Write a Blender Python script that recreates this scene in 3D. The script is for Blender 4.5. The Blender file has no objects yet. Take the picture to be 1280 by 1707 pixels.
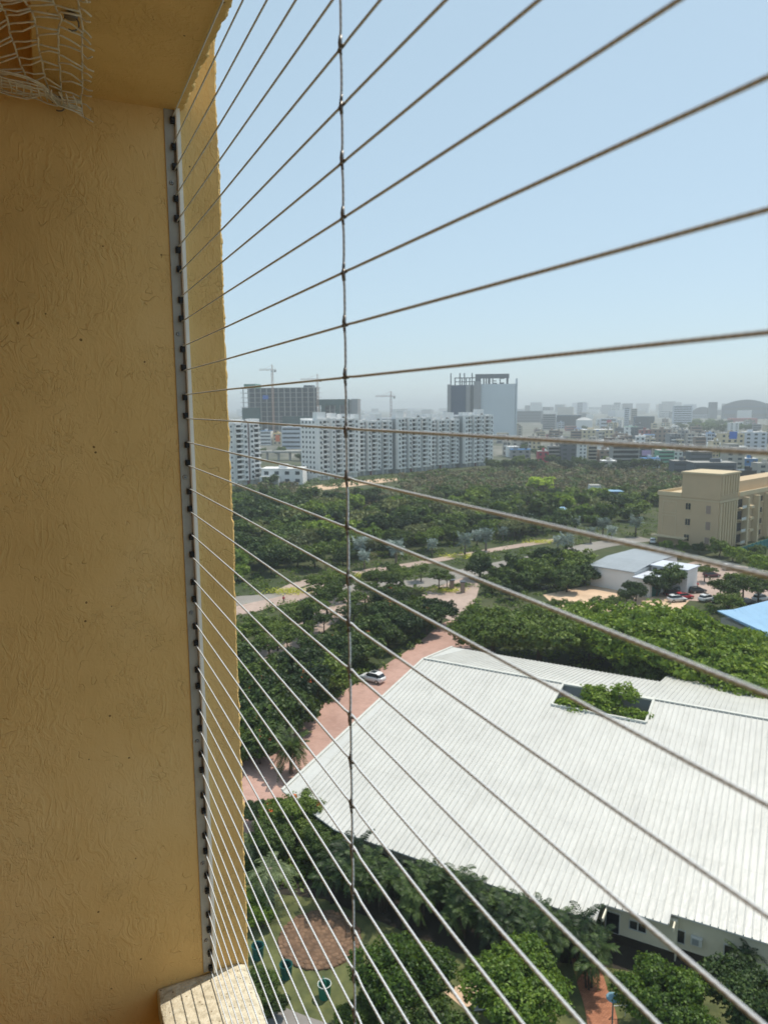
import bpy, math, random
import numpy as np
from mathutils import Vector, Matrix

S = bpy.context.scene
COL = S.collection
RND = random.Random(11)
R_ = math.radians

# ------------------------------------------------------------------ camera
H = 44.0                                   # the camera stands on a balcony 44 m above the ground
FPX, PITCH, ROLL = 1220.6, .1424, -.0071
F_ = np.array([0, math.cos(PITCH), -math.sin(PITCH)])
_R0 = np.array([1., 0, 0]); _U0 = np.cross(_R0, F_)
RT = _R0 * math.cos(ROLL) + _U0 * math.sin(ROLL)
UP = -_R0 * math.sin(ROLL) + _U0 * math.cos(ROLL)
cd = bpy.data.cameras.new('camera'); cam = bpy.data.objects.new('camera', cd); COL.objects.link(cam)
m = Matrix((RT, UP, -F_)).transposed().to_4x4(); m.translation = (0, 0, H); cam.matrix_world = m
cd.sensor_fit = 'HORIZONTAL'; cd.sensor_width = 36; cd.lens = 36 * FPX / 1280
cd.clip_start = .05; cd.clip_end = 30000
cd.dof.use_dof = True; cd.dof.focus_distance = 1.75; cd.dof.aperture_fstop = 34.33 / 2.9
S.camera = cam

# ------------------------------------------------------------------ light
SUN_EL, SUN_AZ = R_(64), R_(38.2)          # azimuth counted from +X towards +Y
w = bpy.data.worlds.new('World'); S.world = w; w.use_nodes = True
nt = w.node_tree; bg = nt.nodes['Background']
sky = nt.nodes.new('ShaderNodeTexSky'); sky.sky_type = 'NISHITA'; sky.sun_disc = False
sky.sun_elevation = SUN_EL; sky.sun_rotation = math.pi / 2 - SUN_AZ
sky.air_density = 1.0; sky.dust_density = .6; sky.ozone_density = 1.2; sky.altitude = 40
hs = nt.nodes.new('ShaderNodeHueSaturation'); hs.inputs['Saturation'].default_value = .8
tn = nt.nodes.new('ShaderNodeMix'); tn.data_type = 'RGBA'; tn.blend_type = 'MULTIPLY'; tn.inputs[0].default_value = 1; tn.blend_type = 'MIX'; tn.inputs[0].default_value = .7; tn.inputs[7].default_value = (2.75, 3.8, 4.45, 1)
nt.links.new(sky.outputs[0], hs.inputs['Color']); nt.links.new(hs.outputs[0], tn.inputs[6]); nt.links.new(tn.outputs[2], bg.inputs[0]); bg.inputs[1].default_value = .115
sl = bpy.data.lights.new('sun', 'SUN'); so = bpy.data.objects.new('sun', sl); COL.objects.link(so)
sl.energy = 2.7; sl.angle = R_(.5); sl.color = (1, .93, .80)
sd = Vector((math.cos(SUN_EL) * math.cos(SUN_AZ), math.cos(SUN_EL) * math.sin(SUN_AZ), math.sin(SUN_EL)))
so.rotation_euler = sd.to_track_quat('Z', 'Y').to_euler(); so.location = (60, 60, 120)
S.view_settings.view_transform = 'Standard'; S.view_settings.look = 'None'
S.view_settings.gamma = 1; S.view_settings.exposure = .6
S.render.engine = 'CYCLES'
cy = S.cycles
cy.use_denoising = True; cy.max_bounces = 8; cy.diffuse_bounces = 5; cy.glossy_bounces = 3
cy.transmission_bounces = 4; cy.transparent_max_bounces = 8; cy.volume_bounces = 0
cy.caustics_reflective = False; cy.caustics_refractive = False

# ------------------------------------------------------------------ picture point -> place
def ray(x, y): return F_ + RT * ((x - 640) / FPX) - UP * ((y - 853.5) / FPX)
def at(x, y, h=0.):
    r = ray(x, y); t = (h - H) / r[2]
    return Vector((r[0] * t, r[1] * t, h))
def hat(x, y, p):                          # height seen at picture point (x, y) above ground place p
    r = ray(x, y); t = math.hypot(p[0], p[1]) / math.hypot(r[0], r[1])
    return H + r[2] * t

# ------------------------------------------------------------------ materials
def srgb(r, g, b):
    return tuple(((c / 255) / 12.92 if c <= 10 else ((c / 255 + .055) / 1.055) ** 2.4) for c in (r, g, b))
class NG:
    def __init__(s, name):
        s.m = bpy.data.materials.new(name); s.m.use_nodes = True
        s.t = s.m.node_tree; s.p = s.t.nodes['Principled BSDF']; s.out = s.t.nodes['Material Output']
        s.co = s.n('ShaderNodeTexCoord').outputs['Object']
    def n(s, k, **kw):
        o = s.t.nodes.new(k)
        for a, b in kw.items(): setattr(o, a, b)
        return o
    def l(s, a, b): s.t.links.new(a, b)
    def noise(s, scale, detail=4, rough=.55, vec=None, dist=0., out=0):
        o = s.n('ShaderNodeTexNoise'); o.inputs['Scale'].default_value = scale
        o.inputs['Detail'].default_value = detail; o.inputs['Roughness'].default_value = rough
        o.inputs['Distortion'].default_value = dist
        s.l(vec or s.co, o.inputs['Vector']); return o.outputs[out]
    def ramp(s, fac, stops, interp='LINEAR'):
        o = s.n('ShaderNodeValToRGB'); cr = o.color_ramp; cr.interpolation = interp
        while len(cr.elements) < len(stops): cr.elements.new(.5)
        for e, (p, c) in zip(cr.elements, stops):
            e.position = p; e.color = (*c, 1) if len(c) == 3 else c
        s.l(fac, o.inputs[0]); return o.outputs[0]
    def math(s, op, a, b=None, c=None):
        o = s.n('ShaderNodeMath', operation=op)
        for i, v in enumerate((a, b, c)):
            if v is None: continue
            if isinstance(v, (int, float)): o.inputs[i].default_value = v
            else: s.l(v, o.inputs[i])
        return o.outputs[0]
    def mix(s, fac, a, b, typ='MIX'):
        o = s.n('ShaderNodeMix', data_type='RGBA', blend_type=typ)
        for i, v in ((0, fac), (6, a), (7, b)):
            if isinstance(v, (int, float)): o.inputs[i].default_value = v
            elif isinstance(v, tuple): o.inputs[i].default_value = (*v, 1)
            else: s.l(v, o.inputs[i])
        return o.outputs[2]
    def base(s, c):
        if isinstance(c, tuple): s.p.inputs['Base Color'].default_value = (*c, 1)
        else: s.l(c, s.p.inputs['Base Color'])
    def bump(s, h, strength=.5, dist=.01):
        o = s.n('ShaderNodeBump'); o.inputs['Strength'].default_value = strength
        o.inputs['Distance'].default_value = dist; s.l(h, o.inputs['Height']); s.l(o.outputs[0], s.p.inputs['Normal'])
    def set(s, rough=.6, metal=0., spec=.5):
        s.p.inputs['Roughness'].default_value = rough; s.p.inputs['Metallic'].default_value = metal
        s.p.inputs['Specular IOR Level'].default_value = spec
def pm(name, c, rough=.7, var=.18, scale=.6, bump=0., bscale=6., metal=0., spec=.4, dark=None):
    g = NG(name); g.set(rough, metal, spec)
    lo = dark or tuple(v * (1 - var) for v in c); hi = tuple(min(1, v * (1 + var * .6)) for v in c)
    g.base(g.ramp(g.noise(scale, 5, .6), [(.3, lo), (.7, hi)]))
    if bump: g.bump(g.noise(bscale, 4), bump, .05)
    return g.m

def stucco():
    g = NG('ochre_stucco'); g.set(.85, 0, .25)
    co = g.n('ShaderNodeTexCoord').outputs['Object']
    warp = g.noise(5., 2, .5, co, out=1)
    vm = g.n('ShaderNodeVectorMath', operation='MULTIPLY_ADD')
    g.l(warp, vm.inputs[0]); vm.inputs[1].default_value = (.09, .09, .09); g.l(co, vm.inputs[2])
    wv = vm.outputs[0]
    # worm-like trowel marks: thin level sets of a noise, broken up by a second one
    n1 = g.noise(30, 1.5, .5, wv)
    line = g.math('SUBTRACT', 1, g.math('MINIMUM', g.math('MULTIPLY', g.math('ABSOLUTE', g.math('SUBTRACT', n1, .53)), 55), 1))
    n2 = g.noise(20, 3, .6, co)
    mask = g.math('MINIMUM', g.math('MAXIMUM', g.math('MULTIPLY', g.math('SUBTRACT', n2, .53), 9), 0), 1)
    worm = g.math('MULTIPLY', line, mask)
    n3 = g.noise(62, 2, .5, wv)
    line2 = g.math('SUBTRACT', 1, g.math('MINIMUM', g.math('MULTIPLY', g.math('ABSOLUTE', g.math('SUBTRACT', n3, .5)), 30), 1))
    n4 = g.noise(7, 3, .6, co)
    mask2 = g.math('MINIMUM', g.math('MAXIMUM', g.math('MULTIPLY', g.math('SUBTRACT', n4, .49), 9), 0), 1)
    worm2 = g.math('MULTIPLY', g.math('MULTIPLY', line2, mask2), .5)
    mp = g.n('ShaderNodeMapping'); mp.inputs['Scale'].default_value = (1, 1, .45); g.l(wv, mp.inputs[0])
    n5 = g.noise(46, 3, .55, mp.outputs[0], .6)
    rip = g.math('SUBTRACT', 1, g.math('MINIMUM', g.math('MULTIPLY', g.math('ABSOLUTE', g.math('SUBTRACT', n5, .5)), 11), 1))
    rip = g.math('MULTIPLY', rip, g.math('MINIMUM', g.math('MAXIMUM', g.math('MULTIPLY', g.math('SUBTRACT', g.noise(6, 4, .6, co), .36), 4), .12), 1))
    h = g.math('SUBTRACT', g.math('MULTIPLY', g.noise(5, 5, .6, co), 1.1), g.math('MULTIPLY', g.math('ADD', worm, worm2), .8))
    h = g.math('ADD', h, g.math('MULTIPLY', rip, .42))
    h = g.math('ADD', h, g.math('MULTIPLY', g.noise(150, 3, .6, co), .2))
    g.bump(h, .6, .005)
    c = g.ramp(g.noise(1.7, 5, .6, co), [(.28, srgb(202, 165, 104)), (.5, srgb(222, 184, 120)), (.75, srgb(233, 199, 140))])
    c = g.mix(g.math('MULTIPLY', g.math('ADD', worm, worm2), .05), c, srgb(120, 90, 54))
    # sparse dirt specks, more of them low on the wall
    sp = g.n('ShaderNodeTexVoronoi'); sp.inputs['Scale'].default_value = 26; g.l(co, sp.inputs['Vector'])
    spot = g.math('LESS_THAN', g.math('ADD', sp.outputs['Distance'], g.math('MULTIPLY', g.noise(90, 2), .14)), .13)
    sx = g.n('ShaderNodeSeparateXYZ'); g.l(co, sx.inputs[0])
    low = g.math('GREATER_THAN', g.noise(2.2, 2, .5, co), .55)
    spot = g.math('MULTIPLY', spot, low)
    c = g.mix(g.math('MULTIPLY', spot, .75), c, srgb(74, 48, 26))
    g.base(c); return g.m

def sill_mat():
    g = NG('cream_cement'); g.set(.85, 0, .25)
    n = g.noise(60, 5, .65)
    c = g.ramp(n, [(.3, srgb(176, 166, 144)), (.55, srgb(214, 204, 182)), (.8, srgb(226, 218, 200))])
    c = g.mix(g.ramp(g.noise(5, 4), [(.45, (0, 0, 0)), (.75, (.45, .45, .45))]), c, srgb(150, 142, 124))
    sp = g.n('ShaderNodeTexVoronoi'); sp.inputs['Scale'].default_value = 70; g.l(g.co, sp.inputs['Vector'])
    c = g.mix(g.math('MULTIPLY', g.math('LESS_THAN', sp.outputs['Distance'], .16), .7), c, srgb(110, 92, 66))
    g.base(c); g.bump(g.math('ADD', n, g.math('MULTIPLY', g.noise(22, 4, .7), 1.6)), .8, .006); return g.m

def leaf_mat(name, lo, mid, hi, trans=.35, var=.9):
    g = NG(name)
    info = g.n('ShaderNodeObjectInfo')
    rnd = info.outputs['Random']
    geo = g.n('ShaderNodeNewGeometry').outputs['Random Per Island']
    n = g.noise(.35, 3, .6)
    f = g.math('ADD', g.math('MULTIPLY', geo, .42), g.math('MULTIPLY', n, .75))
    f = g.math('ADD', f, g.math('MULTIPLY', g.math('SUBTRACT', rnd, .6), .55))
    c = g.ramp(f, [(.15, tuple(v * 1.3 for v in lo)), (.5, tuple(v * 1.55 for v in mid)), (.9, tuple(v * 1.7 for v in hi))])
    d = g.n('ShaderNodeBsdfDiffuse'); t = g.n('ShaderNodeBsdfTranslucent'); mx = g.n('ShaderNodeMixShader')
    gl = g.n('ShaderNodeBsdfGlossy'); gl.inputs['Roughness'].default_value = .55; gl.inputs['Color'].default_value = (.9, .95, .9, 1)
    mx2 = g.n('ShaderNodeMixShader')
    g.l(c, d.inputs[0]); g.l(g.mix(.5, c, tuple(v * 1.5 for v in hi)), t.inputs[0])
    mx.inputs[0].default_value = trans
    g.l(d.outputs[0], mx.inputs[1]); g.l(t.outputs[0], mx.inputs[2])
    mx2.inputs[0].default_value = .025; g.l(mx.outputs[0], mx2.inputs[1]); g.l(gl.outputs[0], mx2.inputs[2])
    g.l(mx2.outputs[0], g.out.inputs[0]); return g.m

def roofmat(name, c, dirt):
    g = NG(name); g.set(.42, 0, .5)
    n = g.noise(.25, 5, .6)
    cc = g.ramp(n, [(.25, tuple(v * .88 for v in c)), (.6, c)])
    cc = g.mix(g.ramp(g.noise(1.1, 6, .7), [(.56, (0, 0, 0)), (.8, (.4, .4, .4))]), cc, dirt)
    ms = g.n('ShaderNodeMapping'); ms.inputs['Scale'].default_value = (1.3, .07, 1); g.l(g.co, ms.inputs[0])
    cc = g.mix(g.ramp(g.noise(1.0, 5, .65, ms.outputs[0]), [(.5, (0, 0, 0)), (.78, (.35, .35, .35))]), cc, dirt)
    sy = g.n('ShaderNodeSeparateXYZ'); g.l(g.co, sy.inputs[0])
    lap = g.math('LESS_THAN', g.math('FRACT', g.math('DIVIDE', sy.outputs[1], 6.1)), .012)
    cc = g.mix(g.math('MULTIPLY', lap, .3), cc, dirt)
    g.base(cc)
    mp = g.n('ShaderNodeMapping'); mp.inputs['Scale'].default_value = (1.2, .5, 1); mp.inputs['Rotation'].default_value = (0, 0, .5)
    g.l(g.co, mp.inputs[0])
    g.bump(g.noise(1.6, 4, .55, mp.outputs[0]), .5, .16); return g.m

def brickmat(name, a, b, mort, scale):
    g = NG(name); g.set(.85, 0, .3)
    br = g.n('ShaderNodeTexBrick'); g.l(g.co, br.inputs['Vector'])
    br.inputs['Scale'].default_value = scale; br.inputs['Color1'].default_value = (*a, 1); br.inputs['Color2'].default_value = (*b, 1)
    br.inputs['Mortar'].default_value = (*mort, 1); br.inputs['Mortar Size'].default_value = .02
    c = g.mix(g.ramp(g.noise(.12, 5, .6), [(.35, (0, 0, 0)), (.7, (.55, .55, .55))]), br.outputs[0], tuple(v * 1.35 for v in a))
    c = g.mix(g.ramp(g.noise(.6, 5, .7), [(.5, (0, 0, 0)), (.85, (.5, .5, .5))]), c, tuple(v * .55 for v in b))
    g.base(c); return g.m

def groundmat():
    g = NG('scrub_ground'); g.set(.95, 0, .2)
    n = g.noise(.018, 6, .65); n2 = g.noise(.3, 5, .65)
    c = g.ramp(n, [(.3, (.035, .055, .02)), (.48, (.06, .075, .03)), (.6, (.10, .10, .05)), (.72, (.2, .165, .1))])
    c = g.mix(g.ramp(n2, [(.35, (.0, .0, .0)), (.7, (.8, .8, .8))]), c, (.045, .06, .025))
    # beyond the wood the ground is town: paler dust between the roofs
    sx = g.n('ShaderNodeSeparateXYZ'); g.l(g.co, sx.inputs[0])
    f = g.math('MINIMUM', g.math('MAXIMUM', g.math('DIVIDE', g.math('SUBTRACT', sx.outputs[1], 560), 120), 0), 1)
    t = g.ramp(g.noise(.02, 6, .7), [(.35, (.05, .07, .04)), (.5, (.13, .13, .11)), (.65, (.26, .25, .22))])
    g.base(g.mix(f, c, t)); return g.m

M = {}
M['stucco'] = stucco(); M['sill'] = sill_mat()
M['alu_shaded'] = pm('aluminium_shaded', (.36, .35, .31), .5, .15, 20, metal=.2, spec=.5)  # same aluminium as the lip, darkened: the plate's shade is in the colour
M['alu_white'] = pm('white_aluminium', (.88, .85, .78), .45, .05, 15)
M['black'] = pm('black_plastic', (.012, .012, .013), .5, .2, 30)
M['screw'] = pm('screw_steel', (.35, .34, .32), .35, .2, 80, metal=.8)
def cablemat():
    g = NG('coated_steel_cable'); g.set(.35, .05, .6)
    wv = g.n('ShaderNodeTexWave'); wv.wave_type = 'BANDS'; wv.bands_direction = 'DIAGONAL'
    wv.inputs['Scale'].default_value = 110; g.l(g.co, wv.inputs['Vector'])
    g.base(g.ramp(wv.outputs[1], [(.2, (.60, .65, .71)), (.7, (.74, .78, .83))])); g.bump(wv.outputs[1], .35, .0004); return g.m
M['cable'] = cablemat()
M['clip'] = pm('cable_clip', (.22, .205, .195), .4, .2, 60, metal=.5)
M['net'] = pm('net_cord', (.72, .64, .52), .9, .2, 60)
M['hook'] = pm('hook_steel', (.22, .2, .18), .45, .3, 60, metal=.7)
M['floor_tile'] = pm('balcony_tile', (.42, .34, .25), .6, .1, 4)
M['ground'] = groundmat()
M['white_roof'] = roofmat('white_metal_roof', (.59, .58, .55), (.36, .35, .31))
M['roof_trim'] = pm('roof_trim', (.62, .61, .56), .5, .1, 1)
M['blue_roof'] = roofmat('blue_metal_roof', srgb(140, 178, 210), srgb(110, 145, 172))
M['grey_roof'] = roofmat('grey_metal_roof', srgb(152, 158, 164), srgb(110, 110, 108))
M['cream_wall'] = pm('cream_wall', srgb(226, 218, 196), .85, .08, .8)
M['beige_wall'] = pm('beige_wall', srgb(192, 168, 136), .85, .06, .25)
M['beige_trim'] = pm('beige_trim', srgb(200, 182, 150), .85, .06, .3)
M['glass'] = pm('dark_window', (.018, .024, .032), .15, .3, .5, spec=.6)
M['glass2'] = pm('tinted_window', (.05, .065, .08), .2, .3, .3, spec=.6)
M['frame'] = pm('window_frame', (.62, .62, .6), .5, .08, 2)
M['white_wall'] = pm('white_wall', (.78, .775, .77), .8, .08, .1)
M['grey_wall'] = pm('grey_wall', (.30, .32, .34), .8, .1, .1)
M['concrete'] = pm('raw_concrete', (.40, .395, .38), .9, .2, .1)
M['netting'] = pm('green_netting', (.035, .085, .08), .9, .35, .08)
M['bluetarp'] = pm('blue_tarpaulin', (.03, .13, .50), .6, .2, .5)
M['maroon'] = pm('maroon_stripe', (.19, .06, .07), .8, .1, .3)
M['roof_grey'] = pm('flat_roof', (.34, .33, .31), .9, .25, .12)
M['brick'] = brickmat('red_brick_paving', srgb(180, 146, 134), srgb(168, 132, 120), srgb(154, 128, 118), .9)
M['pinkpave'] = brickmat('pink_paving', srgb(172, 152, 142), srgb(160, 138, 126), srgb(148, 132, 122), .9)
M['road'] = pm('worn_asphalt', srgb(140, 134, 128), .9, .2, .12)
M['path'] = pm('grey_path', srgb(140, 134, 130), .9, .15, .5)
M['lawn'] = pm('lawn', (.12, .125, .045), .95, .4, .7, dark=(.055, .07, .025))
M['soil'] = pm('dark_soil', (.035, .028, .02), .95, .3, .5)
M['sand'] = pm('sand', srgb(208, 178, 150), .95, .18, .2)
M['yellow_plant'] = leaf_mat('yellow_ground_cover', (.2, .2, .02), (.32, .33, .03), (.45, .45, .05))
M['cobble'] = brickmat('terracotta_cobble', srgb(176, 120, 92), srgb(150, 98, 74), srgb(60, 40, 30), 2)
M['bark'] = pm('bark', (.075, .055, .04), .95, .4, 3, .6, 20)
M['palebark'] = pm('pale_bark', (.2, .17, .14), .95, .3, 3, .6, 20)
M['lf_dark'] = leaf_mat('leaf_dark', (.006, .016, .005), (.020, .041, .009), (.058, .088, .016), .26)
M['lf_mid'] = leaf_mat('leaf_mid', (.014, .028, .005), (.045, .076, .011), (.108, .148, .02), .32)
M['lf_bright'] = leaf_mat('leaf_bright', (.020, .046, .005), (.066, .118, .010), (.15, .205, .018), .38)
M['lf_olive'] = leaf_mat('leaf_olive', (.03, .04, .014), (.07, .085, .03), (.13, .14, .05), .3)
M['lf_lime'] = leaf_mat('leaf_lime', (.10, .16, .01), (.2, .28, .02), (.33, .40, .04), .4)
M['lf_scrub'] = leaf_mat('leaf_scrub', (.026, .034, .012), (.062, .062, .026), (.125, .10, .05), .2)
M['lf_silver'] = leaf_mat('leaf_silver', (.05, .08, .07), (.13, .17, .155), (.28, .32, .30), .2)
M['lf_palm'] = leaf_mat('leaf_palm', (.005, .013, .004), (.015, .032, .008), (.055, .085, .02), .22)
M['lf_dusty'] = leaf_mat('leaf_dusty_palm', (.03, .05, .02), (.075, .10, .045), (.14, .17, .08), .25)
M['bloom'] = pm('orange_bloom', (.75, .16, .04), .8, .2, 2)
M['paint_white'] = pm('car_paint_white', (.75, .75, .76), .25, .03, 1, spec=.6)
M['paint_red'] = pm('car_paint_red', (.45, .02, .03), .25, .05, 1, spec=.6)
M['paint_maroon'] = pm('car_paint_maroon', (.10, .02, .025), .25, .05, 1, spec=.6)
M['paint_grey'] = pm('car_paint_grey', (.22, .27, .26), .25, .05, 1, spec=.6)
M['paint_black'] = pm('car_paint_black', (.02, .02, .022), .25, .05, 1, spec=.6)
M['rubber'] = pm('rubber', (.02, .02, .02), .8, .2, 3)
M['chrome'] = pm('wheel_rim', (.5, .5, .5), .3, .1, 5, metal=.8)
M['light'] = pm('lamp_glass', (.8, .8, .78), .2, .05, 5)
M['teal'] = pm('teal_plastic', (.008, .10, .09), .45, .2, 2)
M['teal2'] = pm('teal_fence', (.02, .16, .17), .6, .2, .5)
M['skin'] = pm('skin', (.25, .13, .08), .6, .05, 5)
M['redcloth'] = pm('red_cloth', (.55, .03, .06), .9, .1, 8)
M['darkcloth'] = pm('dark_cloth', (.03, .03, .05), .9, .1, 8)
M['lampblue'] = pm('lamp_shade_blue', (.18, .32, .40), .5, .1, 3)
M['yellowsteel'] = pm('crane_steel', (.42, .25, .18), .6, .15, .3)
M['bin_green'] = pm('green_steel', (.01, .17, .11), .5, .15, 2)

# ------------------------------------------------------------------ mesh building
OFF = {}
class MB:
    def __init__(s): s.v = []; s.f = []
    def add(s, vs, fs):
        b = len(s.v); s.v += [tuple(p) for p in vs]; s.f += [tuple(i + b for i in f) for f in fs]
    def box(s, x0, x1, y0, y1, z0, z1, M_=None):
        vs = [Vector((x, y, z)) for z in (z0, z1) for y in (y0, y1) for x in (x0, x1)]
        if M_ is not None: vs = [M_ @ p for p in vs]
        s.add(vs, [(0, 2, 3, 1), (4, 5, 7, 6), (0, 1, 5, 4), (2, 6, 7, 3), (0, 4, 6, 2), (1, 3, 7, 5)])
        return s
    def prism(s, poly, z0, z1):
        n = len(poly)
        a = sum(poly[i][0] * poly[(i + 1) % n][1] - poly[(i + 1) % n][0] * poly[i][1] for i in range(n))
        if a < 0: poly = poly[::-1]
        zt = z1 if callable(z1) else (lambda x, y: z1)
        s.add([(p[0], p[1], z0) for p in poly] + [(p[0], p[1], zt(p[0], p[1])) for p in poly],
              [tuple(range(n))[::-1], tuple(range(n, 2 * n))] + [(i, (i + 1) % n, (i + 1) % n + n, i + n) for i in range(n)])
        return s
    def tube(s, pts, r, n=8, cap=True):
        pts = [Vector(p) for p in pts]; rs = r if isinstance(r, (list, tuple)) else [r] * len(pts)
        vs = []
        for i, p in enumerate(pts):
            t = (pts[min(i + 1, len(pts) - 1)] - pts[max(i - 1, 0)]).normalized()
            a = t.cross(Vector((0, 0, 1)) if abs(t.z) < .9 else Vector((1, 0, 0))).normalized(); b = t.cross(a)
            for k in range(n):
                q = 2 * math.pi * k / n; vs.append(p + a * (math.cos(q) * rs[i]) + b * (math.sin(q) * rs[i]))
        fs = [(i * n + k, i * n + (k + 1) % n, (i + 1) * n + (k + 1) % n, (i + 1) * n + k) for i in range(len(pts) - 1) for k in range(n)]
        if cap: fs += [tuple(range(n))[::-1], tuple(range((len(pts) - 1) * n, len(pts) * n))]
        s.add(vs, fs); return s
    def lathe(s, prof, n=20, c=(0, 0, 0)):
        vs = []
        for r, z in prof:
            for k in range(n):
                q = 2 * math.pi * k / n; vs.append((c[0] + r * math.cos(q), c[1] + r * math.sin(q), c[2] + z))
        fs = [(i * n + k, i * n + (k + 1) % n, (i + 1) * n + (k + 1) % n, (i + 1) * n + k) for i in range(len(prof) - 1) for k in range(n)]
        s.add(vs, fs + [tuple(range(n))[::-1], tuple(range((len(prof) - 1) * n, len(prof) * n))]); return s
    def build(s, name, mat, parent=None, smooth=False, label=None):
        o = Vector((0, 0, 0))
        if parent is not None:
            o = OFF.get(parent.name, o)
        me = bpy.data.meshes.new(name); me.from_pydata([(x - o[0], y - o[1], z - o[2]) for x, y, z in s.v], [], s.f)
        me.materials.append(mat); me.update()
        if smooth: me.shade_smooth()
        ob = bpy.data.objects.new(name, me); COL.objects.link(ob)
        if parent is not None:
            ob.parent = parent; OFF[ob.name] = o
        if label: ob['label'] = label
        return ob
def tag(o, label=None, cat=None, group=None, kind=None):
    if label: o['label'] = label
    if cat: o['category'] = cat
    if group: o['group'] = group
    if kind: o['kind'] = kind
    return o
def thing(name, label, cat, loc=(0, 0, 0), rz=0., group=None, off=None):
    o = bpy.data.objects.new(name, None); COL.objects.link(o); o.empty_display_size = .2
    o.location = loc; o.rotation_euler = (0, 0, rz); tag(o, label, cat, group)
    if off is not None: OFF[o.name] = Vector(off)
    return o
def wthing(name, label, cat, loc):          # a thing whose parts are given in world coordinates
    return thing(name, label, cat, loc, off=loc)
def kids(o): return [c for c in KIDS.get(o.name, [])]
KIDS = {}
def copy_tree(o, loc, rz=0., sc=1., label=None, group=None):
    c = o.copy(); COL.objects.link(c); c.location = loc; c.rotation_euler = (0, 0, rz)
    c.scale = (sc, sc, sc) if not isinstance(sc, tuple) else sc
    if label: c['label'] = label
    if group: c['group'] = group
    for ch in o.children:
        d = ch.copy(); COL.objects.link(d); d.parent = c
        for g2 in ch.children:
            e = g2.copy(); COL.objects.link(e); e.parent = d
    return c
def npmesh(name, V, Fq, mat, parent=None):
    me = bpy.data.meshes.new(name); nv, nf = len(V), len(Fq)
    me.vertices.add(nv); me.vertices.foreach_set('co', V.astype(np.float32).ravel())
    k = Fq.shape[1]
    me.loops.add(nf * k); me.loops.foreach_set('vertex_index', Fq.astype(np.int32).ravel())
    me.polygons.add(nf); me.polygons.foreach_set('loop_start', np.arange(0, nf * k, k, dtype=np.int32))
    me.update(calc_edges=True); me.materials.append(mat)
    o = bpy.data.objects.new(name, me); COL.objects.link(o)
    if parent is not None: o.parent = parent
    return o

# ------------------------------------------------------------------ the balcony (local axes: x = outwards, y = along the cables, z up)
AZ, DP, UR, UN, Z0, SP = .4287, .2749, 1.6304, .6873, .5884, .0508
nx, ny = math.cos(AZ), math.sin(AZ)
def W(v, u, z=0.): return Vector((nx * v - ny * u, ny * v + nx * u, H + z))
def bthing(name, label, cat, base, group=None):
    return thing(name, label, cat, W(*base), AZ, group, off=base)
def nz(x, seed, octs=((1, 1.), (2.7, .6), (7.1, .35))):
    t = 0
    for f, a in octs:
        q = x * f + seed * 13.7; i = math.floor(q); fr = q - i; fr = fr * fr * (3 - 2 * fr)
        h = lambda k: (math.sin(k * 127.1 + seed * 311.7) * 43758.5453) % 1 * 2 - 1
        t += a * (h(i) * (1 - fr) + h(i + 1) * fr)
    return t
SILLZ = -1.352
def strip_mesh(rows, prof_fn):             # prof_fn(t) -> list of points; sweeps them into a closed strip
    b = MB(); P = [prof_fn(t) for t in rows]; k = len(P[0]); vs = [p for r in P for p in r]
    fs = [(i * k + j, i * k + (j + 1) % k, (i + 1) * k + (j + 1) % k, (i + 1) * k + j) for i in range(len(rows) - 1) for j in range(k)]
    b.add(vs, fs + [tuple(range(k))[::-1], tuple(range((len(rows) - 1) * k, len(rows) * k))]); return b
def frange(a, b, s): return [a + (b - a) * i / max(1, round((b - a) / s)) for i in range(max(1, round((b - a) / s)) + 1)]
t = bthing('balcony_wall', 'ochre stucco balcony wall carrying the cable track', 'wall', (-.5, UR, -2.4))
def wp(z):
    j = nz(z * 23, 1) * .0009 + nz(z * 90, 6) * .0006 + nz(z * 210, 4) * .0004 + max(0, nz(z * 9, 5) - .8) * .006
    k = nz(z * 60, 2) * .0012; q = nz(z * 45, 3) * .0016
    return [(-2.6, UR, z), (-1, UR, z), (.1, UR, z), (.335, UR, z), (.352, UR - .0003 + k * .2, z), (.3655 + j * .8 + k * .6, UR + k * .4, z), (.3692 + j + q, UR + .0042, z),
            (.3705 + j * .7, UR + .018, z), (.371, UR + .05, z), (.37, UR + .3, z), (-2.6, UR + .3, z)]
strip_mesh(frange(-2.4, 1.5, .004), wp).build('plaster', M['stucco'], t)
# far wall of the balcony, behind the camera's right shoulder
t = bthing('balcony_wall', 'ochre stucco wall closing the far end of the balcony', 'wall', (-.5, -1.9, -2.4))
MB().box(-2.6, .37, -2.2, -1.9, -2.4, 1.5).build('plaster', M['stucco'], t)
t = bthing('balcony_wall', 'ochre stucco wall at the back of the balcony', 'wall', (-1.7, 0, -2.4))
MB().box(-1.9, -1.7, -1.9, UR, -2.4, 1.5).build('plaster', M['stucco'], t)
t = bthing('lintel_beam', 'ochre plaster beam with a ragged outer edge over the cables', 'beam', (.15, 0, .603))
def lp(u):
    j = nz(u * 34, 8) * .0026 + nz(u * 95, 9) * .0020 - max(0, nz(u * 14, 11) - .7) * .012
    zz = nz(u * 50, 12) * .0012
    return [(.02, u, .604), (.15, u, .604), (.262, u, .604), (.282 + j * .5, u, .6037 + zz * .3), (.2935 + j, u, .6045 + zz), (.2965 + j, u, .6075 + zz * 1.5), (.299 + j * .6, u, .618), (.30, u, .66), (.30, u, 1.5), (.02, u, 1.5)]
strip_mesh(frange(-1.9, UR, .004), lp).build('plaster', M['stucco'], t)
t = bthing('balcony_ceiling', 'dark ochre plaster ceiling inside the beam', 'ceiling', (-1, 0, .95)); t['kind'] = 'structure'
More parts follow.
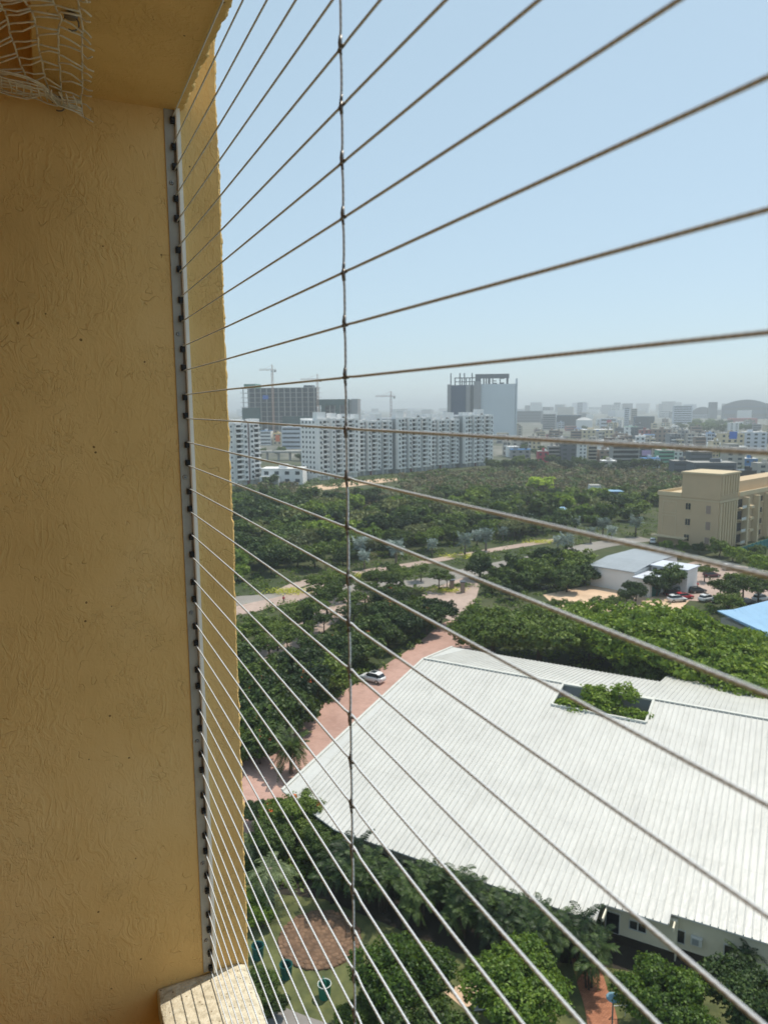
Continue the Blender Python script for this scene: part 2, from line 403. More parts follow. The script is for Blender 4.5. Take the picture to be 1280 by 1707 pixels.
MB().box(-1.7, .02, -1.9, UR, .95, 1.1).build('plaster', M['stucco'], t)
t = bthing('balcony_floor', 'tiled floor of the balcony', 'floor', (-1, 0, -2.4)); t['kind'] = 'structure'
MB().box(-1.7, .37, -1.9, UR, -2.55, -2.4).build('tiles', M['floor_tile'], t)
t = bthing('parapet', 'cream cement topped balcony parapet striped by cable shadows', 'parapet', (.25, 0, -2.4))
def pp(u):
    a = nz(u * 9, 21) * .0025 + nz(u * 33, 22) * .001; c = nz(u * 11, 23) * .003 + nz(u * 40, 24) * .0012 + max(0, nz(u * 4.3, 25) - .7) * .012
    e = nz(u * 20, 26) * .0012
    return [(.150, u, -1.42), (.146 + a * 1.3, u, SILLZ - .010), (.148 + a * 1.3, u, SILLZ - .003 + e), (.152 + a, u, SILLZ - .0005), (.18, u, SILLZ + e * .3), (.25, u, SILLZ), (.335, u, SILLZ + e * .3), (.350 + c, u, SILLZ - .002), (.362 + c, u, SILLZ - .009 + e), (.366 + c, u, SILLZ - .022), (.362, u, -1.42)]
strip_mesh(frange(-1.9, UR - .001, .006), pp).build('sill', M['sill'], t, smooth=True)
MB().box(.152, .36, -1.9, UR - .001, -2.4, -1.4205).build('plaster', M['stucco'], t)
# cable track: base plate with holes, stoppers, links and screws, and a raised lip
t = bthing('cable_track', 'aluminium track with black stoppers running down the ochre wall', 'cable track', (.27, UR, SILLZ))
zt, zb = .609, SILLZ + .006
MB().box(.2585, .2795, UR - .003, UR - .0002, zb, zt).build('base_plate', M['alu_shaded'], t)
MB().box(.2795, .2812, UR - .0125, UR - .0002, zb, zt).box(.2812, .2885, UR - .015, UR - .0002, zb - .001, zt).build('raised_lip', M['alu_white'], t)
g0 = None
for k in range(39):
    z = Z0 - SP * k; s_ = 0 if k == 0 else (-1 if k % 2 else 1)
    zc = z + s_ * .006 if k else z - .006
    b = MB(); b.box(.2700, .2788, UR - .010, UR - .003, zc - .0062, zc + .0062); b.tube([(.2745, UR - .003, zc), (.2745, UR - .0125, zc)], .0036, 10)
    b.build('stopper', M['black'], t)
    if k % 2 and k < 38:
        MB().tube([(.2768, UR - .0055, zc), (.2768, UR - .0055, zc - SP + .012)], .0012, 6).build('link', M['clip'], t)  # cable link in the darker clip colour, its shade painted in
for k in (2.5, 8.5, 14.5, 20.5, 26.5, 32.5, 36.45):
    z = Z0 - SP * k; b = MB()
    for ra, ya in ((.0048, .0055), ):
        b.tube([(.2675, UR - .003, z), (.2675, UR - .0042, z), (.2675, UR - .0055, z)], [.0048, .0046, .0034], 14)
    sc_ = b.build('screw', M['screw'], t)
    MB().box(.2647, .2703, UR - .0059, UR - .0054, z - .0006, z + .0006).box(.2669, .2681, UR - .0059, UR - .0054, z - .0028, z + .0028).build('slot', M['black'], sc_)
# the cables
ordw = ['topmost', 'second', 'third', 'fourth', 'fifth', 'sixth', 'seventh', 'eighth', 'ninth', 'tenth']
NC = 39
for k in range(NC):
    z = Z0 - SP * k; b = MB()
    us = [UR - .004, UR - .02, 1.2, UN + .02, UN, UN - .02, .2, -.2, -1.0, -1.88]
    b.tube([(DP + (.0012 if abs(u - UN) < .001 else 0), u, z + (.0008 if abs(u - UN) < .001 else 0) + (.0012 * math.sin(k * 1.7 + u) if -1 < u < 1.3 and abs(u - UN) > .1 else 0)) for u in us], .00133, 10)
    o = bthing('steel_cable', '', 'cable', (DP, UR, z), 'horizontal steel cables strung across the balcony opening')
    b.build('strand', M['cable'], o, smooth=True)
    if k < 10: lab = ordw[k] + ' of the horizontal steel cables counted from the beam down'
    elif k < 29: lab = '%d%s of the horizontal steel cables counted from the beam down' % (k + 1, {1: 'st', 2: 'nd', 3: 'rd'}.get((k + 1) % 10, 'th') if k + 1 not in (11, 12, 13) else 'th')
    else: lab = (ordw[NC - 1 - k] if k < NC - 1 else 'lowest').replace('topmost', 'lowest') + ' horizontal steel cable counted up from the cream sill'
    o['label'] = lab
t = bthing('vertical_cable', 'upright steel cable tying all the horizontal cables together', 'cable', (DP, UN, SILLZ))
pts = []
for k in range(-1, 39):
    z = Z0 - SP * k
    pts.append((DP - .0022, UN + (.0003 if k % 2 else -.0002), z)); 
    if k < 38: pts += [(DP - .0012, UN + nz(k, 31) * .0003, z - SP * .3), (DP - .0012, UN + nz(k, 33) * .0003, z - SP * .7)]
MB().tube(pts, .0013, 10).build('strand', M['cable'], t, smooth=True)
c0 = None
for k in range(0, 38):
    z = Z0 - SP * k
    b = MB(); up = 1 if k % 3 else -1
    b.tube([(DP - .0018, UN, z + up * .009), (DP - .0024, UN, z + up * .003), (DP - .0022, UN + .0002, z - up * .002)], [.0017, .0021, .0017], 9)
    b.tube([(DP - .0016, UN, z - up * .008), (DP - .0022, UN, z - up * .003)], [.0014, .0017], 8)
    b.tube([(DP, UN + .010, z), (DP - .0006, UN + .002, z), (DP, UN - .003, z)], [.0017, .002, .0016], 9)
    b.build('clip', M['clip'], t, smooth=True)

# white bird net hanging from two hooks under the beam
def netpt(px, py, lift=0.):
    r = ray(px, py); a = Vector(r)
    loc = Vector((a.x * nx + a.y * ny, -a.x * ny + a.y * nx, a.z))
    tt = min((.585 - lift) / loc.z if loc.z > .02 else 9, (UR - .03 - lift) / loc.y)
    return loc * tt
cols = [[(-34, 10), (-30, 60), (-26, 100), (-20, 130), (-10, 150)],
        [(-4, 0), (3, 10), (8, 18), (14, 37), (16, 54), (24, 75), (28, 90), (35, 108), (41, 122), (47, 138), (54, 155), (62, 165)],
        [(34, -8), (43, 3), (50, 14), (56, 25), (60, 45), (63, 65), (65, 82), (70, 100), (73, 118), (76, 135), (82, 150), (96, 176)],
        [(84, -12), (88, 0), (94, 14), (103, 30), (98, 45), (97, 62), (98, 85), (98, 103), (101, 120), (101, 145), (103, 160), (104, 174)],
        [(130, -10), (130, 0), (133, 20), (138, 45), (137, 62), (137, 78), (137, 100), (137, 118), (137, 134), (138, 150), (134, 165), (139, 194)]]
t = bthing('bird_net', 'frayed white bird net sagging from hooks under the ceiling', 'net', (.05, 1.4, .58))
def lerp(c, q):
    q = max(0, min(.9999, q)) * (len(c) - 1); i = int(q); f = q - i
    return (c[i][0] * (1 - f) + c[i + 1][0] * f, c[i][1] * (1 - f) + c[i + 1][1] * f)
b = MB(); rr = random.Random(3); CR = .00135
for c in cols:
    pts = []
    for i in range(34):
        x, y = lerp(c, i / 33); pts.append(netpt(x + rr.uniform(-.8, .8), y, .004 + .004 * math.sin(i * .9)))
    b.tube(pts, CR * 1.15, 6)
for j in range(15):
    q = j / 14
    for a in range(len(cols) - 1):
        p0 = lerp(cols[a], q); p1 = lerp(cols[a + 1], min(1, q + .03 * (1 if (j + a) % 2 else -.4)))
        mid = ((p0[0] + p1[0]) / 2, (p0[1] + p1[1]) / 2 + rr.uniform(-3.5, 1.5) + (3 if a < 2 else -1))
        b.tube([netpt(*p0, .006), netpt(p0[0] * .7 + mid[0] * .3, p0[1] * .7 + mid[1] * .3 - 1, .006), netpt(*mid, .008), netpt(*p1, .006)], CR, 6)
    p0 = lerp(cols[4], q)
    if j % 1 == 0: b.tube([netpt(*p0, .006), netpt(p0[0] + 9, p0[1] + 6 + rr.uniform(-5, 4), .01), netpt(p0[0] + 17 + rr.uniform(-3, 4), p0[1] + 10 + rr.uniform(-8, 6), .012)], CR, 6)
    b.lathe([(.0001, -.0025), (.0025, 0), (.0001, .0025)], 6, netpt(*p0, .006))
for s_ in range(9):                         # the bunched lower hem
    y0 = 118 + s_ * 4.5
    pts = [netpt(-20, y0 - 6 + rr.uniform(-3, 3), .014), netpt(15, y0 + 2 + rr.uniform(-3, 3), .016), netpt(45, y0 + 8 + rr.uniform(-3, 3), .018), netpt(72, y0 * .5 + 82 + rr.uniform(-3, 3), .016), netpt(96, 166 + rr.uniform(-4, 10), .012), netpt(136, 178 + rr.uniform(-10, 12), .01)]
    b.tube(pts, CR, 6)
for s_ in range(12):
    x = -10 + s_ * 12; b.tube([netpt(x, 128 + x * .25, .016), netpt(x + rr.uniform(-3, 9), 140 + x * .24, .018), netpt(x + rr.uniform(-2, 8), 150 + x * .24, .016)], CR, 6)
b.build('mesh_cords', M['net'], t, smooth=True)
for (hx, hy), lab in (((118, 22), 'steel hook in the beam holding the upper corner of the net'), ((97, 162), 'steel hook by the wall holding the bunched hem of the net')):
    p = netpt(hx, hy, -.017)
    o = bthing('net_hook', lab, 'hook', tuple(p))
    MB().lathe([(.0085, 0), (.0105, -.003), (.0095, -.006), (.002, -.0065)], 16, (p.x, p.y, p.z)).build('rose', M['hook'], o, smooth=True)
    MB().tube([(p.x + .011 * math.sin(a) , p.y, p.z - .013 - .011 * math.cos(a)) for a in [i * .45 for i in range(-1, 11)]], .0014, 8).build('hook_wire', M['hook'], o, smooth=True)

# ------------------------------------------------------------------ ground, roads and paths
PAVED = []
def flat(name, pts, mat, z, label=None, kind='structure'):
    b = MB(); n = len(pts); b.add([(p[0], p[1], z) for p in pts], [tuple(range(n))])
    o = b.build(name, mat); me = o.data
    if name not in ('ground', 'sand_patch', 'soil_bed'): PAVED.append([(p[0], p[1]) for p in pts])
    if me.polygons[0].normal.z < 0: me.flip_normals()
    o['kind'] = kind
    if label: o['label'] = label
    return o
flat('ground', [(-9000, -60), (9000, -60), (9000, 14000), (-9000, 14000)], M['ground'], 0)
def band(name, px, wd, mat, z):
    P = [at(*p) for p in px]; L = []; Rr = []
    # smooth the centre line
    for _ in range(2):
        Q = [P[0]]
        for i in range(len(P) - 1): Q += [P[i] * .75 + P[i + 1] * .25, P[i] * .25 + P[i + 1] * .75]
        P = Q + [P[-1]]
    b = MB(); vs = []
    for i, p in enumerate(P):
        tt = (P[min(i + 1, len(P) - 1)] - P[max(i - 1, 0)]).normalized(); nn = Vector((-tt.y, tt.x, 0))
        vs += [(p.x + nn.x * wd, p.y + nn.y * wd, z), (p.x - nn.x * wd, p.y - nn.y * wd, z)]
    b.add(vs, [(2 * i, 2 * i + 1, 2 * i + 3, 2 * i + 2) for i in range(len(P) - 1)])
    PAVED.append([v[:2] for v in vs[::2]] + [v[:2] for v in vs[1::2]][::-1])
    o = b.build(name, mat)
    if o.data.polygons[0].normal.z < 0: o.data.flip_normals()
    o['kind'] = 'structure'; return o
band('road', [(330, 1004), (440, 1000), (520, 988), (610, 975), (700, 975), (780, 955), (850, 940), (930, 925), (1010, 905), (1080, 898)], 4.2, M['road'], .03)
band('pavement', [(330, 1028), (400, 1018), (440, 1008), (480, 1000), (520, 985), (560, 972)], 3.4, M['pinkpave'], .05)
band('footpath', [(470, 988), (500, 972), (560, 962), (620, 951), (690, 941), (760, 928), (850, 912), (930, 900)], 2.2, M['pinkpave'], .055)
band('lane', [(640, 982), (585, 1000), (535, 1028), (490, 1062), (440, 1088), (380, 1118), (320, 1150)], 4.4, M['pinkpave'], .045)
flat('plaza', [at(*p) for p in [(698, 990), (775, 962), (800, 975), (790, 1010), (765, 1040), (735, 1028), (715, 1006)]], M['pinkpave'], .06)
P = [at(*p) for p in [(340, 1300), (395, 1270), (440, 1246), (505, 1194), (600, 1136), (690, 1078), (735, 1040), (765, 1030), (790, 1050), (800, 1075)]]
flat('brick_path', P + [Vector((30, 100, 0)), Vector((9, 99, 0)), Vector((-9.5, 73, 0)), at(470, 1380), at(430, 1400), at(340, 1420)], M['brick'], .02)
flat('lawn', [at(*p) for p in [(340, 1420), (430, 1470), (560, 1480), (640, 1500), (1000, 1600), (1350, 1640), (1400, 1800), (900, 1900), (330, 1900)]], M['lawn'], .012)
flat('soil_bed', [at(*p) for p in [(430, 1400), (470, 1350), (560, 1400), (750, 1450), (1000, 1560), (1300, 1620), (1300, 1660), (1000, 1612), (760, 1590), (640, 1540), (540, 1500), (450, 1490)]], M['soil'], .018)
band('garden_path', [(360, 1640), (420, 1672), (470, 1700), (540, 1725), (640, 1760), (760, 1820)], .9, M['path'], .024)
band('garden_walk', [(975, 1600), (985, 1640), (1000, 1680), (1010, 1740)], 1.1, M['cobble'], .026)
flat('sand_patch', [at(*p) for p in [(740, 1655), (790, 1632), (850, 1650), (850, 1675), (770, 1680)]], M['sand'], .022)
flat('sand_patch', [at(*p) for p in [(395, 868), (410, 855), (440, 853), (456, 862), (440, 874), (415, 874)]], M['sand'], .03)
flat('sand_patch', [at(*p) for p in [(505, 812), (600, 801), (660, 796), (665, 801), (580, 812), (510, 820)]], M['sand'], .03)
flat('sand_patch', [at(*p) for p in [(560, 862), (610, 855), (640, 862), (600, 868)]], M['sand'], .03)
flat('sand_yard', [at(*p) for p in [(905, 992), (985, 975), (1040, 980), (1110, 990), (1150, 1000), (1130, 1020), (1000, 1025), (930, 1015)]], M['sand'], .035)
flat('car_park', [at(*p) for p in [(1050, 975), (1095, 955), (1160, 935), (1280, 950), (1400, 960), (1400, 1010), (1200, 1005), (1130, 1000)]], M['pinkpave'], .04)

# ------------------------------------------------------------------ foliage makers
def leaves(rng, C, Nn, size, jit=.6, aspect=.62):
    n = len(C)
    up = Nn + rng.normal(0, jit, (n, 3)); up /= np.linalg.norm(up, axis=1)[:, None] + 1e-9
    a = np.cross(up, rng.normal(0, 1, (n, 3))); a /= np.linalg.norm(a, axis=1)[:, None] + 1e-9
    b_ = np.cross(up, a); s = size * rng.uniform(.55, 1.3, n)[:, None]
    V = np.stack([C - a * s, C - b_ * s * aspect + up * s * .12, C + a * s, C + b_ * s * aspect + up * s * .12], 1).reshape(-1, 3)
    F = np.arange(4 * n).reshape(-1, 4); return V, F
def crown_arrays(seed, lobes, clumps, per, leaf, clump_r=.8, flat_=.6):
    rng = np.random.default_rng(seed)
    lobes = np.array(lobes, float)          # x y z rx ry rz
    wts = lobes[:, 3] * lobes[:, 4]; wts /= wts.sum()
    li = rng.choice(len(lobes), clumps, p=wts)
    d = rng.normal(0, 1, (clumps, 3)); d[:, 2] = np.abs(d[:, 2]) * 1.1 - .35; d /= np.linalg.norm(d, axis=1)[:, None]
    rad = rng.uniform(.62, 1.04, clumps)[:, None]
    cc = lobes[li, :3] + d * lobes[li, 3:6] * rad
    cr = clump_r * rng.uniform(.6, 1.35, clumps)
    pts = rng.normal(0, 1, (clumps, per, 3)); pts /= np.linalg.norm(pts, axis=2)[..., None]
    pts *= rng.uniform(.45, 1, (clumps, per, 1)); 
    P = cc[:, None] + pts * cr[:, None, None] * np.array([1, 1, flat_])
    N = pts * .8 + d[:, None] * .7 + np.array([0, 0, .5])
    N /= np.linalg.norm(N, axis=2)[..., None]
    return leaves(rng, P.reshape(-1, 3), N.reshape(-1, 3), leaf)
def auto_lobes(seed, r, h, n, base):
    rng = random.Random(seed); L = [(0, 0, base + h * .45, r * .7, r * .7, h * .5)]
    for i in range(n):
        a = i * 2.4 + rng.uniform(-.4, .4); q = r * rng.uniform(.35, .72)
        s = r * rng.uniform(.3, .48)
        L.append((math.cos(a) * q, math.sin(a) * q, base + h * rng.uniform(.25, .8), s, s, s * rng.uniform(.6, .9)))
    return L
def trunk_mb(seed, r, h, lobes, bend=.3):
    rng = random.Random(seed); b = MB()
    p = [Vector((rng.uniform(-bend, bend) * i / 3, rng.uniform(-bend, bend) * i / 3, h * i / 3)) for i in range(4)]
    b.tube(p, [r * 1.25, r, r * .8, r * .6], 8)
    for l in lobes[:7]:
        e = Vector(l[:3]); q = p[2].lerp(p[3], rng.uniform(0, 1))
        b.tube([q, q.lerp(e, .5) + Vector((0, 0, -.05 * h)), e], [r * .5, r * .32, r * .12], 6, False)
    return b
PROTO = {}
def tree_proto(key, mat, r, h, base, nl, clumps, per, leaf, clump_r, tr=.22, seed=1, flat_=.6, bark='bark'):
    lobes = auto_lobes(seed, r, h, nl, base)
    PROTO[key] = dict(lobes=lobes, arr=crown_arrays(seed, lobes, clumps, per, leaf, clump_r, flat_), mat=mat, tr=tr, base=base, h=h, bark=bark, seed=seed, first=None)
def tree(key, name, label, loc, sc=1., rz=None, group=None, mat=None, bloom=False, cat='tree'):
    p = PROTO[key]; rz = RND.uniform(0, 6.28) if rz is None else rz
    kk = (mat or p['mat'])
    fk = key + kk + str(bloom)
    if fk in PROTO:
        o = copy_tree(PROTO[fk], loc, rz, sc, label, group); o.name = name
        if not group and 'group' in o: del o['group']
        return o
    o = thing(name, label, cat, loc, rz, group)
    o.scale = (sc, sc, sc) if not isinstance(sc, tuple) else sc
    npmesh('crown', *p['arr'], M[kk], o)
    trunk_mb(p['seed'], p['tr'], p['base'] + p['h'] * .3, p['lobes']).build('trunk', M[p['bark']], o, smooth=True)
    if bloom:
        rng = np.random.default_rng(5); L = np.array(p['lobes'])
        for q in range(6):
            l = L[rng.integers(len(L))]; d = rng.normal(0, 1, 3); d[2] = abs(d[2]); d /= np.linalg.norm(d)
            c = l[:3] + d * l[3:6] * 1.05
            P = c + rng.normal(0, .16, (16, 3)); V, Fq = leaves(rng, P, np.tile([0, 0, 1.], (16, 1)), .11)
            npmesh('blossom', V, Fq, M['bloom'], o)
    PROTO[fk] = o; return o
tree_proto('near_a', 'lf_bright', 3.6, 4.2, 1.4, 9, 520, 48, .125, .5, seed=3)
tree_proto('near_b', 'lf_mid', 3.4, 4.0, 1.2, 8, 500, 48, .125, .46, seed=8)
tree_proto('mid_a', 'lf_mid', 4.6, 4.6, 1.6, 8, 210, 26, .33, .85, seed=12)
tree_proto('mid_b', 'lf_dark', 4.8, 5.2, 1.6, 9, 210, 26, .33, .85, seed=15)
tree_proto('mid_c', 'lf_olive', 5.2, 3.6, 2.6, 9, 190, 24, .33, .9, seed=19, flat_=.45)
tree_proto('open_a', 'lf_mid', 4.4, 2.4, 4.2, 9, 150, 22, .26, .7, seed=23, flat_=.4)
tree_proto('slim', 'lf_mid', 1.3, 6.5, 1.2, 5, 90, 26, .2, .5, seed=27)
tree_proto('far_a', 'lf_mid', 5.2, 4.8, 1.2, 7, 95, 18, .6, 1.15, seed=31)
tree_proto('far_b', 'lf_dark', 5.6, 5.4, 1.2, 7, 100, 18, .6, 1.2, seed=33)
tree_proto('far_c', 'lf_olive', 5.8, 4.2, 1.6, 8, 90, 18, .6, 1.2, seed=35)
tree_proto('rain', 'lf_bright', 12.5, 6.2, 4.0, 22, 900, 30, .42, 1.5, tr=.6, seed=41, flat_=.5)
tree_proto('rain_dark', 'lf_mid', 11, 7.0, 3.2, 20, 800, 30, .42, 1.5, tr=.6, seed=43, flat_=.5)

def frond(rng, V, Fq, base, az, L, rise, droop, lw, nleaf=16, width=.05, leafw=.035):
    ca, sa = math.cos(az), math.sin(az)
    pts = []
    for i in range(nleaf + 1):
        q = i / nleaf; r = L * (q - .12 * q * q); z = L * (rise * q - droop * q * q)
        pts.append(np.array([base[0] + ca * r, base[1] + sa * r, base[2] + z]))
    side = np.array([-sa, ca, 0])
    for i in range(nleaf):                  # stem
        b0 = len(V); V += [pts[i] - side * width * .5, pts[i] + side * width * .5, pts[i + 1] + side * width * .4, pts[i + 1] - side * width * .4]
        Fq.append((b0, b0 + 1, b0 + 2, b0 + 3))
    for i in range(2, nleaf + 1):
        q = i / nleaf; ll = lw * math.sin(math.pi * (.12 + .8 * q)) ** .7
        tdir = pts[i] - pts[i - 1]; tdir /= np.linalg.norm(tdir)
        for s_ in (-1, 1):
            dd = side * s_ * .85 + tdir * .55 + np.array([0, 0, -.35 + rng.uniform(-.15, .25)]); dd /= np.linalg.norm(dd)
            tip = pts[i] + dd * ll; mid = pts[i] + dd * ll * .5 + np.array([0, 0, .06 * ll])
            b0 = len(V); wv = tdir * leafw
            V += [pts[i] - wv * .5, mid - wv, tip, mid + wv]; Fq.append((b0, b0 + 1, b0 + 2, b0 + 3))
def palm_arrays(seed, n, L, lw, h, spread=0., nst=1, rise=(.5, 1.1), droop=(.5, 1.2), leafw=.035, nleaf=16):
    rng = random.Random(seed); V = []; Fq = []
    for s_ in range(nst):
        bx, by = (rng.uniform(-spread, spread), rng.uniform(-spread, spread)) if nst > 1 else (0, 0)
        hh = h * rng.uniform(.75, 1.1) if nst > 1 else h
        for i in range(n):
            q = i / n
            frond(rng, V, Fq, (bx, by, hh), i * 2.4 + rng.uniform(-.3, .3), L * rng.uniform(.75, 1.1),
                  rise[1] + (rise[0] - rise[1]) * q, droop[0] + (droop[1] - droop[0]) * q, lw, nleaf, .05, leafw)
    return np.array(V), np.array(Fq)
def palm(key, name, label, loc, arr, mat, trunk, sc=1., group=None, cat='palm', stems=None):
    rz = RND.uniform(0, 6.28)
    if key in PROTO:
        return_ = copy_tree(PROTO[key], loc, rz, sc, label, group); return_.name = name
        if not group and 'group' in return_: del return_['group']
        return return_
    o = thing(name, label, cat, loc, rz, group); o.scale = (sc, sc, sc)
    npmesh('fronds', *arr, M[mat], o)
    b = MB()
    for (x, y, h, r) in (stems or [(0, 0, trunk[0], trunk[1])]):
        b.tube([(x * .6, y * .6, 0), (x * .8, y * .8, h * .5), (x, y, h)], [r * 1.25, r, r * .85], 10)
    b.build('trunk', M['palebark' if not stems else 'bark'], o, smooth=True)
    PROTO[key] = o; return o

# ------------------------------------------------------------------ the big white roof and its hall
RL = at(703, 1098, 9.0); RA = math.atan2(-.486, .873)       # ridge start and direction
ex = Vector((math.cos(RA), math.sin(RA), 0)); ey = Vector((-math.sin(RA), math.cos(RA), 0))   # ey = up-slope beyond the ridge
hall = thing('corrugated_roof_hall', 'large low hall under a white corrugated metal roof with a square well cut in it', 'hall', (RL.x, RL.y, 0), RA)
def rz_(x, y): return 9.0 + (.162 * y if y < 0 else -.205 * y)
LR = 72.0
def loc_of(px, py, h):
    p = at(px, py, h) - Vector((RL.x, RL.y, 0)); return p.dot(ex), p.dot(ey)
hA = loc_of(940, 1142, 9.0); hB = loc_of(1090, 1168, 9.0); hC = loc_of(1078, 1195, 8.6); hD = loc_of(915, 1180, 8.5)
HX0, HX1, HY0, HY1 = 20.1, 31.0, -5.4, -.35
front = [(-.9, -31.3), (.3, 0), (LR, 0), (LR, -33.0), (38.3, -33.0), (38.3, -34.2), (33.4, -34.2), (33.4, -36.0), (32.6, -36.0)]
# front slope in strips round the well
def slope(b, poly, th=.12):
    n = len(poly); a = sum(poly[i][0] * poly[(i + 1) % n][1] - poly[(i + 1) % n][0] * poly[i][1] for i in range(n))
    if a < 0: poly = poly[::-1]
    b.add([(x, y, rz_(x, y)) for x, y in poly] + [(x, y, rz_(x, y) - th) for x, y in poly],
          [tuple(range(n)), tuple(range(n, 2 * n))[::-1]] + [((i + 1) % n, i, i + n, (i + 1) % n + n) for i in range(n)])
def eave(x):                                # lower edge of the front slope
    if x < 7.2: return -31.0 - (x + 1.2) * .33
    if x < 32.3: return -33.8 - (x - 7.2) * .03
    if x < 37.45: return -32.6
    return -31.45
def verge(y): return -.9 + (y + 31.3) / 31.3 * 1.2
b = MB()
slope(b, [(-1.2, -31.0), (.3, 0), (7.2, 0), (7.2, -33.8)])
slope(b, [(7.2, -33.8), (7.2, 0), (HX0, 0), (HX0, eave(HX0))])
slope(b, [(HX0, 0), (HX1, 0), (HX1, HY1), (HX0, HY1)])
slope(b, [(HX0, HY0), (HX1, HY0), (HX1, eave(HX1)), (HX0, eave(HX0))])
slope(b, [(HX1, 0), (32.3, 0), (32.3, eave(32.29)), (HX1, eave(HX1))])
slope(b, [(32.3, 0), (37.45, 0), (37.45, -32.6), (32.3, -32.6)])
slope(b, [(37.45, 0), (LR, 0), (LR, -31.45), (37.45, -31.45)])
slope(b, [(.3, .0), (-1.9, 14.9), (29.6, 14.5), (29.6, 0)])
slope(b, [(29.6, 0), (29.6, 21), (LR, 24), (LR, 0)])
sheets = b.build('roof', M['white_roof'], hall)
b = MB(); x = .9                            # the standing ribs
rr = random.Random(4)
while x < LR:
    for (ya, yb) in (((0, HY1), (HY0, eave(x))) if HX0 - .1 < x < HX1 + .1 else ((0, eave(x)),)):
        ya = min(ya, -.05); n = 7 if yb < -20 else 1
        P = [(ya + (yb - ya) * i / n) for i in range(n + 1)]
        vs = []
        for y in P:
            j = rr.uniform(-.015, .015); z = rz_(x, y); vs += [(x - .055 + j, y, z + .003), (x - .022 + j, y, z + .135), (x + .022 + j, y, z + .135), (x + .055 + j, y, z + .003)]
        b.add(vs, [(4 * i + k, 4 * i + k + 1, 4 * i + k + 5, 4 * i + k + 4) for i in range(n) for k in range(3)] + [(0, 1, 2, 3), (4 * n, 4 * n + 1, 4 * n + 2, 4 * n + 3)])
    yt = 14.45 if x < 29.6 else 20.9
    z0, z1 = rz_(x, .1), rz_(x, yt)
    b.add([(x - .055, .1, z0 + .003), (x - .022, .1, z0 + .135), (x + .022, .1, z0 + .135), (x + .055, .1, z0 + .003), (x - .055, yt, z1 + .003), (x - .022, yt, z1 + .135), (x + .022, yt, z1 + .135), (x + .055, yt, z1 + .003)],
          [(0, 1, 5, 4), (1, 2, 6, 5), (2, 3, 7, 6), (4, 5, 6, 7)])
    x += .58
b.build('ribs', M['white_roof'], sheets)
b = MB()
def bar(p, q, wd, ht, up=.0):
    p, q = Vector(p), Vector(q); d = (q - p).normalized(); s_ = Vector((-d.y, d.x, 0)).normalized() * wd
    u = Vector((0, 0, ht)); p = p + Vector((0, 0, up)); q = q + Vector((0, 0, up))
    b.add([p - s_, p + s_, p + s_ + u, p - s_ + u, q - s_, q + s_, q + s_ + u, q - s_ + u], [(0, 1, 2, 3), (7, 6, 5, 4), (0, 4, 5, 1), (1, 5, 6, 2), (2, 6, 7, 3), (3, 7, 4, 0)])
bar((.3, 0, 9), (LR, 0, 9), .2, .12, .06)
bar((-1.2, -31.0, rz_(0, -31.0)), (.3, 0, 9), .16, .12, .03); bar((.3, .2, 8.96), (-1.9, 14.9, rz_(0, 14.9)), .16, .12, .03)
for p, q in (((HX0, HY1), (HX1, HY1)), ((HX0, HY0), (HX1, HY0)), ((HX0, HY0), (HX0, HY1)), ((HX1, HY0), (HX1, HY1))):
    bar((*p, rz_(*p)), (*q, rz_(*q)), .14, .22, .02)
b.build('roof_trim', M['roof_trim'], hall)
b = MB()                                    # inner walls of the well
zb_ = 3.0
for p, q in (((HX0, HY0), (HX1, HY0)), ((HX1, HY0), (HX1, HY1)), ((HX1, HY1), (HX0, HY1)), ((HX0, HY1), (HX0, HY0))):
    b.add([(*p, zb_), (*q, zb_), (*q, rz_(*q) - .02), (*p, rz_(*p) - .02)], [(0, 1, 2, 3)])
b.add([(HX0, HY0, zb_), (HX1, HY0, zb_), (HX1, HY1, zb_), (HX0, HY1, zb_)], [(0, 1, 2, 3)])
b.build('well_lining', M['grey_wall'], hall)
b = MB()                                    # the walls under it
b.prism([(.8, -29.5), (.8, -.5), (LR - 1, -.5), (LR - 1, -30.9), (38, -30.9), (38, -31.6), (32.5, -31.6), (32.5, -31), (19, -31)], 0, 3.5)
b.prism([(.8, -.4), (.5, 13.8), (LR - 1, 13.8), (LR - 1, -.4)], 0, 5.6)
wallo = b.build('wall', M['cream_wall'], hall)
b = MB(); b.box(32.6, 37.9, -31.7, -31.61, 0, .75).box(38.1, LR - 1, -31.0, -30.91, 0, .75); b.build('plinth', M['soil'], hall)
def win(parent, x0, x1, z0, z1, y, n=2, name='window'):
    b = MB(); b.box(x0, x1, y - .02, y + .05, z0, z1); o = b.build(name, M['glass'], parent)
    b = MB(); b.box(x0 - .08, x0, y - .06, y + .06, z0 - .08, z1 + .08).box(x1, x1 + .08, y - .06, y + .06, z0 - .08, z1 + .08)
    b.box(x0, x1, y - .06, y + .06, z0 - .08, z0).box(x0, x1, y - .06, y + .06, z1, z1 + .08)
    for k in range(1, n): xm = x0 + (x1 - x0) * k / n; b.box(xm - .05, xm + .05, y - .055, y - .021, z0, z1)
    b.build('frame', M['frame'], o); return o
def wx(px, py, yl):                         # x along the hall wall seen at a picture point, plane y = yl
    r = ray(px, py); rv = Vector(r); o = Vector((0, 0, H)) - Vector((RL.x, RL.y, 0))
    t = (yl - o.dot(ey)) / rv.dot(ey); p = o + rv * t; return p.dot(ex), p.z
